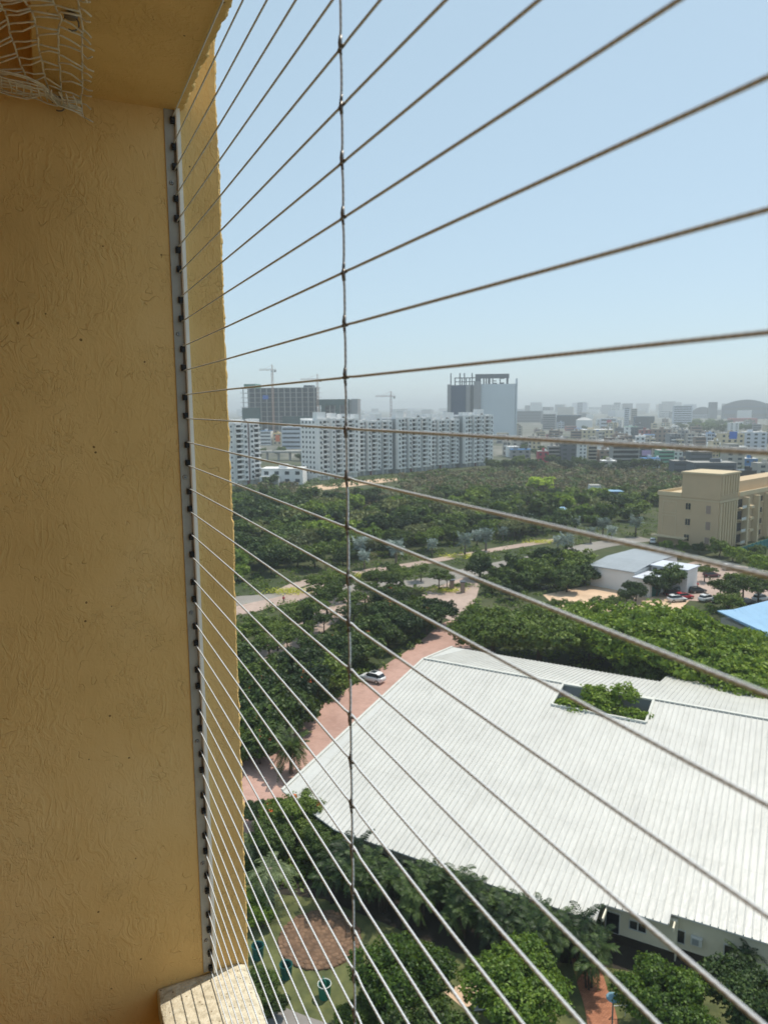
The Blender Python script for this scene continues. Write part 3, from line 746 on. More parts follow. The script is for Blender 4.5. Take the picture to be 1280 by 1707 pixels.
for (pa, pb, n, nm) in (((1011, 1519), (1031, 1558), 1, 'door'), ((1050, 1534), (1076, 1556), 2, 'window'), ((1113, 1545), (1140, 1574), 2, 'window'), ((1208, 1575), (1235, 1600), 2, 'window')):
    yl = -31.62 if pa[0] < 1112 else -30.92
    x0, za = wx(*pa, yl); x1, zb2 = wx(*pb, yl)
    win(hall, x0, x1, min(zb2, 2.0), min(za, 3.4), yl, n, nm)
xa, za = wx(1152, 1556, -30.92)
ac = MB().box(xa, xa + .85, -31.3, -30.93, za - .75, za - .1).build('air_conditioner', M['frame'], hall)
MB().box(xa + .12, xa + .6, -31.32, -31.301, za - .66, za - .18).build('grille', M['grey_wall'], ac)
b = MB()
for i, xx in enumerate((32.7, 37.8)): b.box(xx - .06, xx + .06, -34 if i == 0 else -32.5, -31.62, rz_(0, -33) - .5, rz_(0, -33) - .18)
b.build('bracket', M['cream_wall'], hall)
# a tree growing up through the well
g_ = np.array([(0, 0, 4.6, 1.6, 1.5, 1.3), (-1.8, -1.0, 4.4, 1.5, 1.1, .8), (1.6, .7, 5.8, 1.1, 1.0, 1.3), (-.6, .8, 5.2, 1.0, 1.0, 1.1), (2.6, -.9, 4.5, 1.2, .8, .6)])
PROTO['well'] = dict(lobes=[tuple(q) for q in g_], arr=crown_arrays(77, g_, 230, 34, .14, .45, .6), mat='lf_olive', tr=.12, base=3, h=3, bark='bark', seed=5, first=None)
wc = Vector((RL.x, RL.y, 0)) + ex * ((HX0 + HX1) / 2 - .2) + ey * ((HY0 + HY1) / 2)
tree('well', 'courtyard_tree', 'small olive green tree growing out of the square well in the white roof', (wc.x, wc.y, 3.2), (1.5, 1.35, 1.12), RA, mat='lf_bright')

# ------------------------------------------------------------------ vehicles
def loft(b, secs):
    n = len(secs[0]); vs = [p for s_ in secs for p in s_]
    b.add(vs, [(i * n + k, i * n + (k + 1) % n, (i + 1) * n + (k + 1) % n, (i + 1) * n + k) for i in range(len(secs) - 1) for k in range(n)] + [tuple(range(n))[::-1], tuple(range((len(secs) - 1) * n, len(secs) * n))])
def car(name, label, p, rz, paint, group=None, suv=True):
    t = thing(name, label, 'car', (p[0], p[1], .06), rz, group)
    top = 1.62 if suv else 1.42
    def sec(x, hw, z0, z1): return [(x, -hw * .92, z0), (x, -hw, z0 + .25), (x, -hw, z1 - .18), (x, -hw * .88, z1), (x, hw * .88, z1), (x, hw, z1 - .18), (x, hw, z0 + .25), (x, hw * .92, z0)]
    b = MB(); hb = 1.0 if suv else .88
    loft(b, [sec(-2.18, .74, .42, hb - .12), sec(-2.05, .86, .28, hb), sec(-1.2, .91, .24, hb + .03), sec(.4, .92, .24, hb), sec(1.1, .91, .24, hb - .04), sec(1.85, .86, .26, hb - .16), sec(2.2, .72, .34, hb - .34)])
    b.build('body', M[paint], t, smooth=True)
    def gs(x, hb_, ht, z1): return [(x, -hb_, hb - .02), (x, -ht, z1), (x, ht, z1), (x, hb_, hb - .02)]
    b = MB(); loft(b, [gs(-2.0, .74, .6, hb + .02), gs(-1.6, .8, .66, top - .14), gs(-1.3, .82, .68, top - .04), gs(.15, .82, .68, top - .04), gs(.45, .82, .68, top - .12), gs(1.15, .78, .66, hb + .0)])
    b.build('windows', M['glass'], t)
    b = MB()
    rs = lambda x, w_, z: [(x, -w_, z - .04), (x, -w_ * .9, z), (x, w_ * .9, z), (x, w_, z - .04)]
    loft(b, [rs(-1.68, .66, top - .12), rs(-1.3, .72, top), rs(-.4, .73, top + .02), rs(.2, .72, top - .005), rs(.42, .68, top - .08)])
    rf = b.build('roof', M[paint], t, smooth=True)
    MB().box(-.75, .15, -.5, .5, top + .012, top + .03).build('sunroof', M['glass'], rf)
    for sx in (-1.35, 1.38):
        for sy in (-.84, .84):
            wh = MB().tube([(sx, sy - .1, .34), (sx, sy + .1, .34)], .34, 18).build('wheel', M['rubber'], t)
            MB().tube([(sx, sy - .105, .34), (sx, sy + .105, .34)], .2, 12).build('rim', M['chrome'], wh)
    for sy in (-.66, .66):
        MB().box(2.02, 2.16, sy - .16, sy + .16, hb - .42, hb - .3).build('headlight', M['light'], t)
        MB().box(-2.17, -2.08, sy - .12, sy + .12, hb - .3, hb - .12).build('tail_light', M['redcloth'], t)
        MB().box(.62, .78, sy * 1.42 - .1, sy * 1.42 + .1, hb - .02, hb + .12).build('mirror', M[paint], t)
    return t
pa_, pb_ = at(601, 1133), at(643, 1127)
pd = (at(735, 1085) - at(510, 1205)).normalized()
pc = at(621, 1136)
car('parked_car', 'white car with dark sunroof parked on the red brick path', (pc.x, pc.y), R_(146), 'paint_white')
cars = [((1122, 994), 'paint_maroon', 'dark maroon car at the corner of the car park by the green skip', .2),
        ((1138, 986), 'paint_grey', 'grey green car between the maroon and the red car', .25),
        ((1149, 977), 'paint_red', 'bright red car in the car park behind the rain trees', .2),
        ((1128, 1003), 'paint_white', 'white car nearest the rain trees in the car park', .2),
        ((1162, 988), 'paint_black', 'black car right of the red car in the car park', .25),
        ((1140, 998), 'paint_red', 'dull red car in the front row of the car park', .2),
        ((1178, 1002), 'paint_white', 'white car half hidden under the car park trees', .5),
        ((1200, 1004), 'paint_grey', 'silver car half hidden under the car park trees', .5),
        ((1268, 1002), 'paint_white', 'white car parked beside the blue roof', .45),
        ((1245, 1008), 'paint_black', 'dark car parked beside the blue roof', .45),
        ((1088, 905), 'paint_white', 'white car at the left corner of the beige building', 1.2),
        ((1216, 950), 'paint_white', 'white car on the paved yard before the beige building', .2),
        ((1186, 962), 'paint_maroon', 'dark red car on the paved yard before the beige building', .1)]
for (px, py), pt, lab, a in cars:
    p = at(px, py); car('parked_car', lab, (p.x, p.y), a, pt, suv=pt == 'paint_white')
def bike():
    t = thing('parked_motorcycle', 'dark motorcycle in the row parked before the grey shed', 'motorcycle', (0, 0, 0), 0, 'motorcycles parked in a row before the shed')
    for sx in (-.65, .65):
        b = MB(); n = 14
        ring = [(sx + .27 * math.cos(q), 0, .3 + .27 * math.sin(q)) for q in [i * 2 * math.pi / n for i in range(n + 1)]]
        b.tube(ring, .05, 6, False); b.build('wheel', M['rubber'], t)
    b = MB(); b.tube([(-.65, 0, .3), (-.2, 0, .45), (.3, 0, .4), (.5, 0, .85), (.65, 0, .3)], .045, 6); b.box(-.2, .2, -.13, .13, .25, .55); b.tube([(.05, 0, .78), (.25, 0, .86), (.45, 0, .8)], [.1, .16, .08], 8)
    b.build('frame', M['paint_black'], t)
    MB().tube([(-.8, 0, .85), (-.5, 0, .8), (0, 0, .78)], [.06, .13, .1], 8).build('seat', M['darkcloth'], t)
    MB().tube([(.42, -.35, 1.02), (.52, 0, .95), (.42, .35, 1.02)], .02, 6).build('handlebar', M['chrome'], t)
    return t
bk = bike()
for i in range(16):
    p = at(905 + i * 4.6, 986 - i * 1.0); a = 1.9 + RND.uniform(-.15, .15)
    if i == 0: bk.location = (p.x, p.y, .06); bk.rotation_euler = (0, 0, a)
    else: copy_tree(bk, (p.x, p.y, .06), a)
# two people in red
def person(label, p, rz, stride=.2):
    V = [(0, 0, .95), (0, 0, 1.2), (0, 0, 1.42), (.01, 0, 1.52), (.02, 0, 1.68),
         (0, .1, .9), (stride, .1, .5), (stride * .7, .1, .08), (stride * .7 + .14, .1, .04),
         (0, -.1, .9), (-stride * .6, -.1, .5), (-stride * 1.4, -.1, .1), (-stride * 1.4 + .13, -.1, .04),
         (0, .19, 1.4), (-.08, .25, 1.12), (.04, .26, .9), (0, -.19, 1.4), (.1, -.25, 1.13), (.2, -.24, .92)]
    E_ = [(0, 1), (1, 2), (2, 3), (3, 4), (0, 5), (5, 6), (6, 7), (7, 8), (0, 9), (9, 10), (10, 11), (11, 12), (2, 13), (13, 14), (14, 15), (2, 16), (16, 17), (17, 18)]
    Rd = [.14, .13, .14, .055, .1, .09, .06, .04, .035, .09, .06, .04, .035, .06, .04, .03, .06, .04, .03]
    me = bpy.data.meshes.new('person'); me.from_pydata(V, E_, []); o = bpy.data.objects.new('person', me); COL.objects.link(o)
    me.materials.append(M['skin']); o.location = p; o.rotation_euler = (0, 0, rz)
    sk = o.modifiers.new('skin', 'SKIN'); o.modifiers.new('sub', 'SUBSURF').render_levels = 1
    for i, r in enumerate(Rd): me.skin_vertices[0].data[i].radius = (r, r)
    me.skin_vertices[0].data[0].use_root = True
    tag(o, label, 'person')
    MB().lathe([(.15, .93), (.17, 1.1), (.18, 1.3), (.21, 1.4), (.1, 1.48)], 14).tube([(0, .19, 1.42), (-.07, .26, 1.14)], [.075, .06], 8).tube([(0, -.19, 1.42), (.08, -.26, 1.15)], [.075, .06], 8).build('shirt', M['redcloth'], o, smooth=True)
    MB().tube([(0, .08, .98), (stride, .1, .5), (stride * .7, .1, .12)], [.12, .085, .065], 8).tube([(0, -.08, .98), (-stride * .6, -.1, .5), (-stride * 1.4, -.1, .14)], [.12, .085, .065], 8).build('trousers', M['darkcloth'], o, smooth=True)
    MB().lathe([(.02, 1.66), (.105, 1.68), (.11, 1.76), (.05, 1.81)], 12, (-.01, 0, 0)).build('hair', M['black'], o, smooth=True)
    return o
person('person in red walking across the pink paving at the far left', at(473, 1006) + Vector((0, 0, .06)), 1.2)
person('person in red standing by the lane among the flowering trees', at(533, 1072) + Vector((0, 0, .05)), 2.6, .05)

# ------------------------------------------------------------------ buildings
def rep(name, mat, parent, size, spots):
    """one small box mesh, copied to every spot (each copy its own part)"""
    sx, sy, sz = size; b = MB().box(-sx / 2, sx / 2, -sy / 2, sy / 2, -sz / 2, sz / 2)
    o = b.build(name, M[mat], None); o.parent = parent; o.location = spots[0]
    for s_ in spots[1:]:
        c = o.copy(); COL.objects.link(c); c.parent = parent; c.location = s_
def frame_from(P0, P1):
    d = Vector((P1[0] - P0[0], P1[1] - P0[1], 0)); return d.length, math.atan2(d.y, d.x)
M['mid_grey_box'] = pm('unit_grey', (.3, .3, .3), .7, .2, 1)
def apartment(P0, P1, depth, h, label, seed, floors=11, mod=None):
    L, a = frame_from(P0, P1); rr = random.Random(seed)
    t = thing('apartment_block', label, 'apartment block', (P0[0], P0[1], 0), a, 'white apartment blocks beyond the wood')
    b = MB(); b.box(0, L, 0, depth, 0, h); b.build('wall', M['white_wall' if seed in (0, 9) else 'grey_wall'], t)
    if seed == 0: rep('gable_window', 'glass2', t, (.08, 1.5, 1.35), [(-.05, 2.5 + 3.7 * j, 3.2 + (h - 3) / floors * (i + .5)) for i in range(floors) for j in range(4)])
    fh = (h - 3) / floors; z0 = 3.2
    bays = mod or [('w', 0, 4.2), ('b', 4.2, 8.4), ('g', 8.4, 11), ('w', 11, 14.4), ('m', 14.4, 15.1), ('b', 15.1, 19.4), ('w', 19.4, 23), ('g', 23, 25.6), ('b', 25.6, 30), ('w', 30, 34)]
    k = L / bays[-1][2]
    wins = []; bal = []; door = []; gw = []
    for ty, x0, x1 in bays:
        x0 *= k; x1 *= k; c = (x0 + x1) / 2
        if ty == 'w':
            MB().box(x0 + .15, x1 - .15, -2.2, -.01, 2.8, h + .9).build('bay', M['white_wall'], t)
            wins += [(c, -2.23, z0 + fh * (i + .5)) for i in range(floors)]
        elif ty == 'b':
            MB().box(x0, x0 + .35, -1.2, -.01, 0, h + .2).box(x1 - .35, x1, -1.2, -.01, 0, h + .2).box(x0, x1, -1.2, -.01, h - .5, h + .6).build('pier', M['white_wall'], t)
            bal += [(c, -1.55, z0 + fh * i + .35) for i in range(floors)]
            door += [(c, -.06, z0 + fh * (i + .5)) for i in range(floors)]  # spots for the dark panels that paint the recess shade
        elif ty == 'g': gw += [(c, -.05, z0 + fh * (i + .5)) for i in range(floors)]
        else: MB().box(x0, x1, -1.4, -.01, 0, h + .4).build('stripe', M['maroon'], t)
    rep('window', 'glass2', t, (1.5 * k, .08, 1.35), wins[:100])
    rr2 = random.Random(seed + 50); acs = [(x + .9 * k, -2.5, z - 1.0) for x, y, z in wins if rr2.random() < .35]; rep('air_conditioner', 'mid_grey_box', t, (.9, .5, .6), acs)
    rep('balcony', 'white_wall', t, (4.0 * k, 1.3, 1.0), bal[:100])
    rep('balcony_shade', 'glass', t, (3.7 * k, .1, 2.3), door[:100])  # dark panels: shade of the balcony recesses put into the colour
    rep('small_window', 'glass2', t, (.9, .08, 1.0), gw[:100])
    b = MB(); x = 2
    while x < L - 4:
        ww = rr.uniform(3.5, 7); b.box(x, x + ww, 1.5, 6, h - .02, h + rr.uniform(2.6, 5.5)); x += ww + rr.uniform(2.5, 6)
    hd = b.build('roof_room', M['white_wall'], t)
    MB().box(-.1, L + .1, -.25, 0.05, h - .02, h + 1.0).box(-.1, L + .1, depth, depth + .2, h - .02, h + 1.0).build('parapet', M['white_wall'], t)
    for q in range(2):
        MB().lathe([(.9, 0), (1, .3), (1, 1.5), (.4, 1.9)], 10, (L * (.3 + .4 * q), 1.2, h + .02)).build('water_tank', M['paint_black' if q else 'frame'], hd)
    return t
A0, A1 = at(527, 801), at(822, 775); N = 5
names = ['leftmost block of the long white apartment row, half behind the white cables', 'second block from the left in the long white apartment row', 'middle block of the long white apartment row', 'fourth block from the left in the long white apartment row', 'right end block of the long white apartment row, before the pale tower']
hs = [36.5, 34.6, 36.2, 34.4, 37]
for i in range(N):
    p = A0.lerp(A1, i / N + .004); q = A0.lerp(A1, (i + 1) / N - .004); st = (0, 5, 1.5, 6, 2)[i]
    dn = Vector((-(q - p).y, (q - p).x, 0)).normalized() * st
    apartment(p + dn, q + dn, 16, hs[i], names[i], i)
lb0, lb1 = at(372, 812), at(433, 806)
apartment(lb0, lb1, 14, 35, 'separate white apartment block at the edge of the ochre wall', 9, mod=[('w', 0, 4), ('g', 4, 8), ('b', 8, 12), ('w', 12, 15), ('m', 15, 15.8), ('w', 16, 19), ('b', 19, 23)])

def block(name, label, px0, px1, ytop, ybase, mat, floors=3, style='band', depth=None, roof='roof_grey', group=None, cat='building', yaw=0., band='glass2', tank=True, name2=None):
    P0, P1 = at(px0, ybase), at(px1, ybase); L, a = frame_from(P0, P1)
    h = max(2.5, hat((px0 + px1) / 2, ytop, (P0 + P1) / 2)); depth = depth or max(10, L * .6)
    t = thing(name, label, cat, (P0.x, P0.y, 0), a + yaw, group)
    MB().box(0, L, 0, depth, 0, h - .25).build('wall', M[mat], t)
    rf = MB().box(-.2, L + .2, -.2, depth + .2, h - .248, h).build('roof', M[roof], t)
    rr = random.Random(int(px0 * 7 + ytop))
    fh = (h - .6) / floors
    if style == 'band':
        rep('window_band', band, t, (L * .9, .12, fh * .42), [(L / 2, -.08, fh * (i + .55)) for i in range(floors)])
    elif style == 'win':
        n = max(2, min(9, int(L / 5)))
        rep('window', band, t, (L / n * .42, .12, fh * .45), [(L * (j + .5) / n, -.08, fh * (i + .55)) for i in range(floors) for j in range(n)][:100])
    elif style == 'slab':
        rep('floor_slab', 'concrete', t, (L + 1.2, 1.2, .5), [(L / 2, -.7, fh * (i + 1) - .2) for i in range(floors)])
        rep('opening', 'glass', t, (L * .95, .1, fh * .6), [(L / 2, -.06, fh * (i + .45)) for i in range(floors)])  # dark panel on the closed wall, painted shade of an open floor
    elif style == 'glass':
        MB().box(L * .04, L * .96, -.12, -.01, h * .08, h * .93).build('glazing', M['glass2'], t)
        rep('mullion', mat, t, (.4, .1, h * .85), [(L * (j + .5) / 6, -.19, h * .5) for j in range(6)])
    elif style == 'bal':
        rep('balcony', 'white_wall', t, (L * .4, 1.2, 1.), [(L * .3, -.7, fh * i + .6) for i in range(1, floors)])
        rep('window', band, t, (L * .16, .12, fh * .5), [(L * q, -.08, fh * (i + .55)) for i in range(floors) for q in (.2, .42, .72, .9)])
    if tank:
        b = MB(); x = L * rr.uniform(.1, .5); b.box(x, x + L * .2, depth * .2, depth * .5, h - .01, h + 2.2)
        b.build('roof_room', M[mat], t)
        MB().lathe([(.8, 0), (.9, .3), (.9, 1.3), (.3, 1.6)], 8, (L * rr.uniform(.6, .9), depth * .3, h)).build('water_tank', M['paint_black' if rr.random() < .5 else 'paint_white'], t)
    return t, L, h, depth
pal = lambda r, g, b_, n: M.setdefault(n, pm(n, srgb(r, g, b_), .85, .1, .2)) and n
pal(205, 190, 160, 'sandstone'); pal(150, 150, 152, 'mid_grey'); pal(90, 96, 104, 'slate'); pal(170, 110, 110, 'rose'); pal(120, 175, 150, 'mint'); pal(60, 120, 175, 'blue_paint')
pal(215, 180, 90, 'yellow_paint'); pal(150, 130, 118, 'brown_grey'); pal(190, 160, 205, 'lilac'); pal(200, 205, 215, 'pale_blue'); pal(60, 80, 105, 'navy_glass'); pal(175, 60, 80, 'crimson')
pal(185, 178, 168, 'dust_white')
BL = [  # px0, px1, ytop, ybase, wall, floors, style, roof, label
 (434, 452, 718, 742, 'white_wall', 4, 'band', 'blue_paint', 'low white building with blue bands left of the long apartment row'),
 (455, 470, 722, 742, 'sandstone', 3, 'win', 'yellow_paint', 'small sandy building with an orange sign between two white ones'),
 (470, 502, 711, 748, 'pale_blue', 5, 'band', 'white_wall', 'banded white office block touching the long apartment row'),
 (838, 850, 735, 760, 'dust_white', 3, 'bal', 'roof_grey', 'pale narrow house at the foot of the tower'),
 (851, 884, 749, 764, 'mid_grey', 2, 'win', 'blue_paint', 'low grey house under a bright blue sheet roof'),
 (852, 876, 730, 750, 'dust_white', 3, 'win', 'roof_grey', 'pale house behind the blue sheet roof'),
 (886, 901, 734, 756, 'sandstone', 3, 'win', 'roof_grey', 'cream house just right of the blue sheet roof'),
 (896, 914, 752, 771, 'crimson', 2, 'win', 'roof_grey', 'crimson fronted house at the edge of the wood'),
 (914, 932, 743, 768, 'mid_grey', 4, 'slab', 'roof_grey', 'grey building with dark floor bands beside the crimson house'),
 (934, 962, 738, 768, 'slate', 4, 'win', 'roof_grey', 'dark slate house left of the thin white tower block'),
 (964, 977, 739, 776, 'white_wall', 6, 'win', 'roof_grey', 'thin white tower block at the edge of the wood'),
 (980, 994, 742, 772, 'sandstone', 5, 'slab', 'roof_grey', 'cream building with open floors beside the thin white tower block'),
 (998, 1018, 750, 772, 'brown_grey', 3, 'win', 'roof_grey', 'brown grey house in front of the unfinished car deck'),
 (1020, 1064, 740, 780, 'concrete', 5, 'slab', 'roof_grey', 'unfinished concrete deck building of open dark floors'),
 (1004, 1028, 768, 783, 'dust_white', 2, 'win', 'white_wall', 'low pale house in front of the unfinished deck building'),
 (1066, 1085, 744, 772, 'slate', 4, 'win', 'roof_grey', 'dark building carrying a lilac sign'),
 (1072, 1100, 764, 780, 'pale_blue', 2, 'band', 'blue_paint', 'low pale blue building with a blue roof'),
 (1096, 1123, 750, 776, 'mint', 4, 'band', 'white_wall', 'mint green banded building'),
 (1122, 1137, 752, 774, 'white_wall', 3, 'win', 'roof_grey', 'small white house right of the mint green building'),
 (1149, 1186, 752, 777, 'slate', 3, 'band', 'white_wall', 'dark building under a flat white roof'),
 (1122, 1150, 768, 790, 'slate', 2, 'band', 'roof_grey', 'low dark shed left of the beige tower top'),
 (1156, 1226, 771, 798, 'slate', 2, 'band', 'roof_grey', 'long dark shed right behind the beige tower top'),
 (1186, 1197, 735, 776, 'sandstone', 6, 'win', 'roof_grey', 'narrow sandy twin stair tower above the beige building'),
 (1208, 1240, 752, 785, 'dust_white', 4, 'win', 'roof_grey', 'dusty white house behind the right end of the beige tower'),
 (1232, 1260, 784, 804, 'paint_black', 2, 'none', 'paint_black', 'black box building behind the beige roof'),
 (1240, 1262, 764, 784, 'blue_paint', 2, 'win', 'white_wall', 'blue and white house behind the black box building'),
 (1262, 1296, 772, 800, 'dust_white', 3, 'win', 'roof_grey', 'pale house at the right edge behind the beige roof'),
 (1200, 1239, 722, 756, 'sandstone', 4, 'win', 'roof_grey', 'cream building with a bright blue hoarding'),
 (1240, 1277, 720, 754, 'pale_blue', 5, 'win', 'white_wall', 'white and blue building with rows of small windows at the right edge'),
 (970, 1022, 716, 738, 'sandstone', 3, 'win', 'white_wall', 'long cream building with one blue stripe under a white roof'),
 (960, 987, 700, 716, 'white_wall', 2, 'none', 'white_wall', 'white hall with a curved top in the middle distance'),
 (1000, 1027, 697, 715, 'pale_blue', 3, 'band', 'white_wall', 'white building with a red mark in the middle distance'),
 (904, 926, 690, 716, 'mid_grey', 7, 'band', 'roof_grey', 'grey blue banded office block right of the tower'),
 (927, 968, 692, 714, 'navy_glass', 4, 'glass', 'navy_glass', 'dark blue glass office block right of the banded one'),
 (858, 902, 685, 704, 'slate', 4, 'band', 'slate', 'long blue grey block touching the pale tower'),
 (1040, 1048, 679, 710, 'pale_blue', 9, 'band', 'roof_grey', 'slim pale tower, left one of a close pair'),
 (1051, 1061, 681, 710, 'dust_white', 9, 'band', 'roof_grey', 'slim pale tower, right one of a close pair'),
 (1041, 1063, 711, 724, 'white_wall', 2, 'win', 'mint', 'low white house under the pair of slim towers'),
 (1057, 1090, 694, 714, 'navy_glass', 4, 'glass', 'navy_glass', 'dark glass box block right of the pair of slim towers'),
 (1102, 1121, 669, 688, 'slate', 6, 'band', 'roof_grey', 'blue grey block standing above the skyline left of the arched halls'),
 (1121, 1153, 676, 706, 'pale_blue', 8, 'band', 'white_wall', 'stepped white block left of the smaller arched hall'),
 (1088, 1118, 715, 738, 'brown_grey', 3, 'win', 'roof_grey', 'brown grey house in the second row of the town'),
 (1112, 1122, 722, 738, 'yellow_paint', 3, 'win', 'roof_grey', 'narrow yellow house in the second row of the town'),
 (1066, 1088, 716, 737, 'rose', 3, 'win', 'roof_grey', 'rose coloured house in the second row of the town'),
 (1124, 1142, 720, 738, 'brown_grey', 3, 'bal', 'roof_grey', 'brown house right of the narrow yellow one'),
 (1143, 1170, 722, 740, 'dust_white', 3, 'bal', 'roof_grey', 'dusty white house with balconies in the second row of the town'),
 (1172, 1199, 724, 742, 'mid_grey', 3, 'band', 'white_wall', 'grey banded house left of the blue hoarding'),
 (1022, 1040, 722, 738, 'brown_grey', 3, 'win', 'roof_grey', 'brown house under the slim pair of towers'),
 (1216, 1262, 697, 708, 'rose', 2, 'none', 'rose', 'long low pink building under the large arched hall'),
]
for (a0, a1, yt, yb, mt, fl, st, rf, lab) in BL:
    t, L, h, dp = block('town_building', lab, a0, a1, yt, yb, mt, fl, st, roof=rf, tank=yb > 716)
    if 'hoarding' in lab: MB().box(L * .35, L * .68, -.5, -.2, h * .72, h + 1.5).build('hoarding', M['bluetarp'], t)
    if 'lilac sign' in lab: MB().box(L * .15, L * .95, -.5, -.2, h * .45, h * .78).build('sign_panel', M['lilac'], t)
    if 'blue stripe' in lab: MB().box(L * .45, L * .53, -.3, -.13, 0, h - .4).build('stripe', M['blue_paint'], t)
    if 'orange sign' in lab: MB().box(L * .3, L * .8, -.4, -.15, h * .3, h * .85).build('sign_panel', M['bloom'], t)
    if 'red mark' in lab: MB().box(L * .4, L * .7, -.5, -.15, h * .55, h * .85).build('sign_panel', M['crimson'], t)
    if 'curved top' in lab:
        b = MB(); n = 12; vs = []
        for yy in (0, dp): vs += [(L * i / n, yy, h + math.sin(math.pi * i / n) * L * .16) for i in range(n + 1)]
        b.add(vs, [(i, i + 1, i + n + 2, i + n + 1) for i in range(n)] + [tuple(range(n + 1))[::-1], tuple(range(n + 1, 2 * n + 2))]); b.build('vault', M['white_wall'], t, smooth=True)
for lab, a0, a1, yt, yb, ya, mt in (('smaller arched hall with a dark curved roof on the horizon', 1148, 1192, 690, 697, 678, 'slate'), ('larger arched hall with a dark curved roof at the right end of the horizon', 1202, 1284, 676, 698, 666, 'navy_glass')):
    t, L, h, dp = block('arched_hall', lab, a0, a1, yt, yb, mt, 2, 'band', tank=False, band='pale_blue' if a0 < 1200 else 'glass2', depth=60)
    rise = hat((a0 + a1) / 2, ya, (at(a0, yb) + at(a1, yb)) / 2) - h
    b = MB(); n = 20; vs = []
    for yy in (-2, dp): vs += [(L * (.02 + .96 * i / n), yy, h + math.sin(math.pi * i / n) ** .8 * rise) for i in range(n + 1)]
    b.add(vs, [(i, i + 1, i + n + 2, i + n + 1) for i in range(n)] + [tuple(range(n + 1))[::-1], tuple(range(n + 1, 2 * n + 2))]); b.build('vault', M['slate'], t)
# infill houses of the town
fr_ = random.Random(21); k = 0
kinds = [('dust_white', 'roof_grey'), ('mid_grey', 'roof_grey'), ('brown_grey', 'roof_grey'), ('white_wall', 'white_wall'), ('sandstone', 'roof_grey'), ('pale_blue', 'blue_paint'), ('rose', 'roof_grey'), ('slate', 'slate')]
for i in range(105):
    yb = 702 + 66 * (i % 15) / 15 + fr_.uniform(-3, 3); px = fr_.uniform(824, 1300); wpx = fr_.uniform(9, 24) * (.6 + (yb - 700) / 110)
    mt, rf = fr_.choice(kinds); hh = fr_.uniform(6, 17)
    if 1130 < px < 1225 and yb < 722: continue
    d = 44 * 1220 / (yb - 676); yt = yb - hh * 1220 / d
    block('town_house', 'small flat roofed town house crowded in with its like beyond the wood', px, px + wpx, yt, yb, mt, max(2, int(hh / 3.3)), fr_.choice(['win', 'band', 'bal']), roof=rf, group='small houses crowded beyond the wood', yaw=fr_.uniform(-.3, .3), tank=fr_.random() < .6)
# the skyline
for i in range(120):
    px = fr_.choice([fr_.uniform(385, 760), fr_.uniform(850, 1300), fr_.uniform(850, 1300)]); yb = fr_.uniform(684, 700); d = 44 * 1220 / (yb - 676)
    if px < 860: yb = fr_.uniform(686, 694); d = 44 * 1220 / (yb - 676)
    hh = fr_.uniform(10, 30) if px < 860 else fr_.choice([fr_.uniform(14, 34), fr_.uniform(30, 62)])
    yt = yb - hh * 1220 / d; wpx = fr_.uniform(6, 26)
    t, L, h, dp = block('skyline_building', 'hazy pale block among the many on the far skyline', px, px + wpx, yt, yb, fr_.choice(['dust_white', 'pale_blue', 'slate', 'white_wall', 'mid_grey']), max(3, int(hh / 6)), fr_.choice(['band', 'none', 'none']), group='hazy blocks along the far skyline', tank=False, yaw=fr_.uniform(-.4, .4), depth=30)

# the pale tower
T0, T1 = at(745, 732), at(861, 732); L, a = frame_from(T0, T1); hT = hat(800, 640, (T0 + T1) / 2)
M['tower_wall'] = pm('tower_wall', (.58, .64, .68), .7, .06, .03)
tw = thing('office_tower', 'tall pale office tower with an open steel crown standing behind the apartment row', 'tower', (T0.x, T0.y, 0), a)
MB().box(L * .40, L * .97, 0, L * .5, 0, hT).build('wall', M['tower_wall'], tw)
MB().box(0, L * .40 - .01, 3, L * .45, 0, hT - 1).build('glazed_wing', M['navy_glass'], tw)
MB().box(L * .0, L * .05, 1.5, 2.99, 0, hT).box(L * .27, L * .33, 0.5, 2.99, 0, hT - 1).box(L * .38, L * .485, -2.5, -.01, 0, hT + 4).build('pier', M['mid_grey'], tw)
MB().box(L * .335, L * .379, .8, 2.9, 0, hT - 2).build('dark_slot', M['glass2'], tw)
MB().box(L * .975, L, 4, L * .42, 0, hT + 7).build('side_core', M['tower_wall'], tw)
b = MB()                                    # steel crown
yy = L * .1
for fx in (.04, .1, .17, .2, .235, .26, .31, .345): b.box(L * fx, L * fx + 1.5, 4, 5, hT - 1.01, hT + (15 if fx in (.04, .17, .235, .345) else 8))
b.box(L * .1, L * .42, 4, 5, hT + 8, hT + 9.2).box(L * .1, L * .42, 4, 5, hT + 3, hT + 4)
b.box(L * .40, L * .88, 1, 9, hT + 7.5, hT + 13.2)
b.box(L * .40, L * .48, 1, 3, hT + .02, hT + 8)
for fx, w_ in ((.51, .02), (.545, .02), (.58, .035), (.84, .03)): b.box(L * fx, L * (fx + w_), 1, 3, hT + .02, hT + 8)
b.box(L * .64, L * .655, 1, 3, hT + .02, hT + 8).box(L * .655, L * .71, 1, 3, hT + .02, hT + 1.6).box(L * .655, L * .70, 1, 3, hT + 3.4, hT + 4.6)
b.box(L * .745, L * .76, 1, 3, hT + .02, hT + 8).box(L * .76, L * .81, 1, 3, hT + .02, hT + 1.8).box(L * .76, L * .81, 1, 3, hT + 6.5, hT + 8)
b.build('crown_frame', M['slate'], tw)
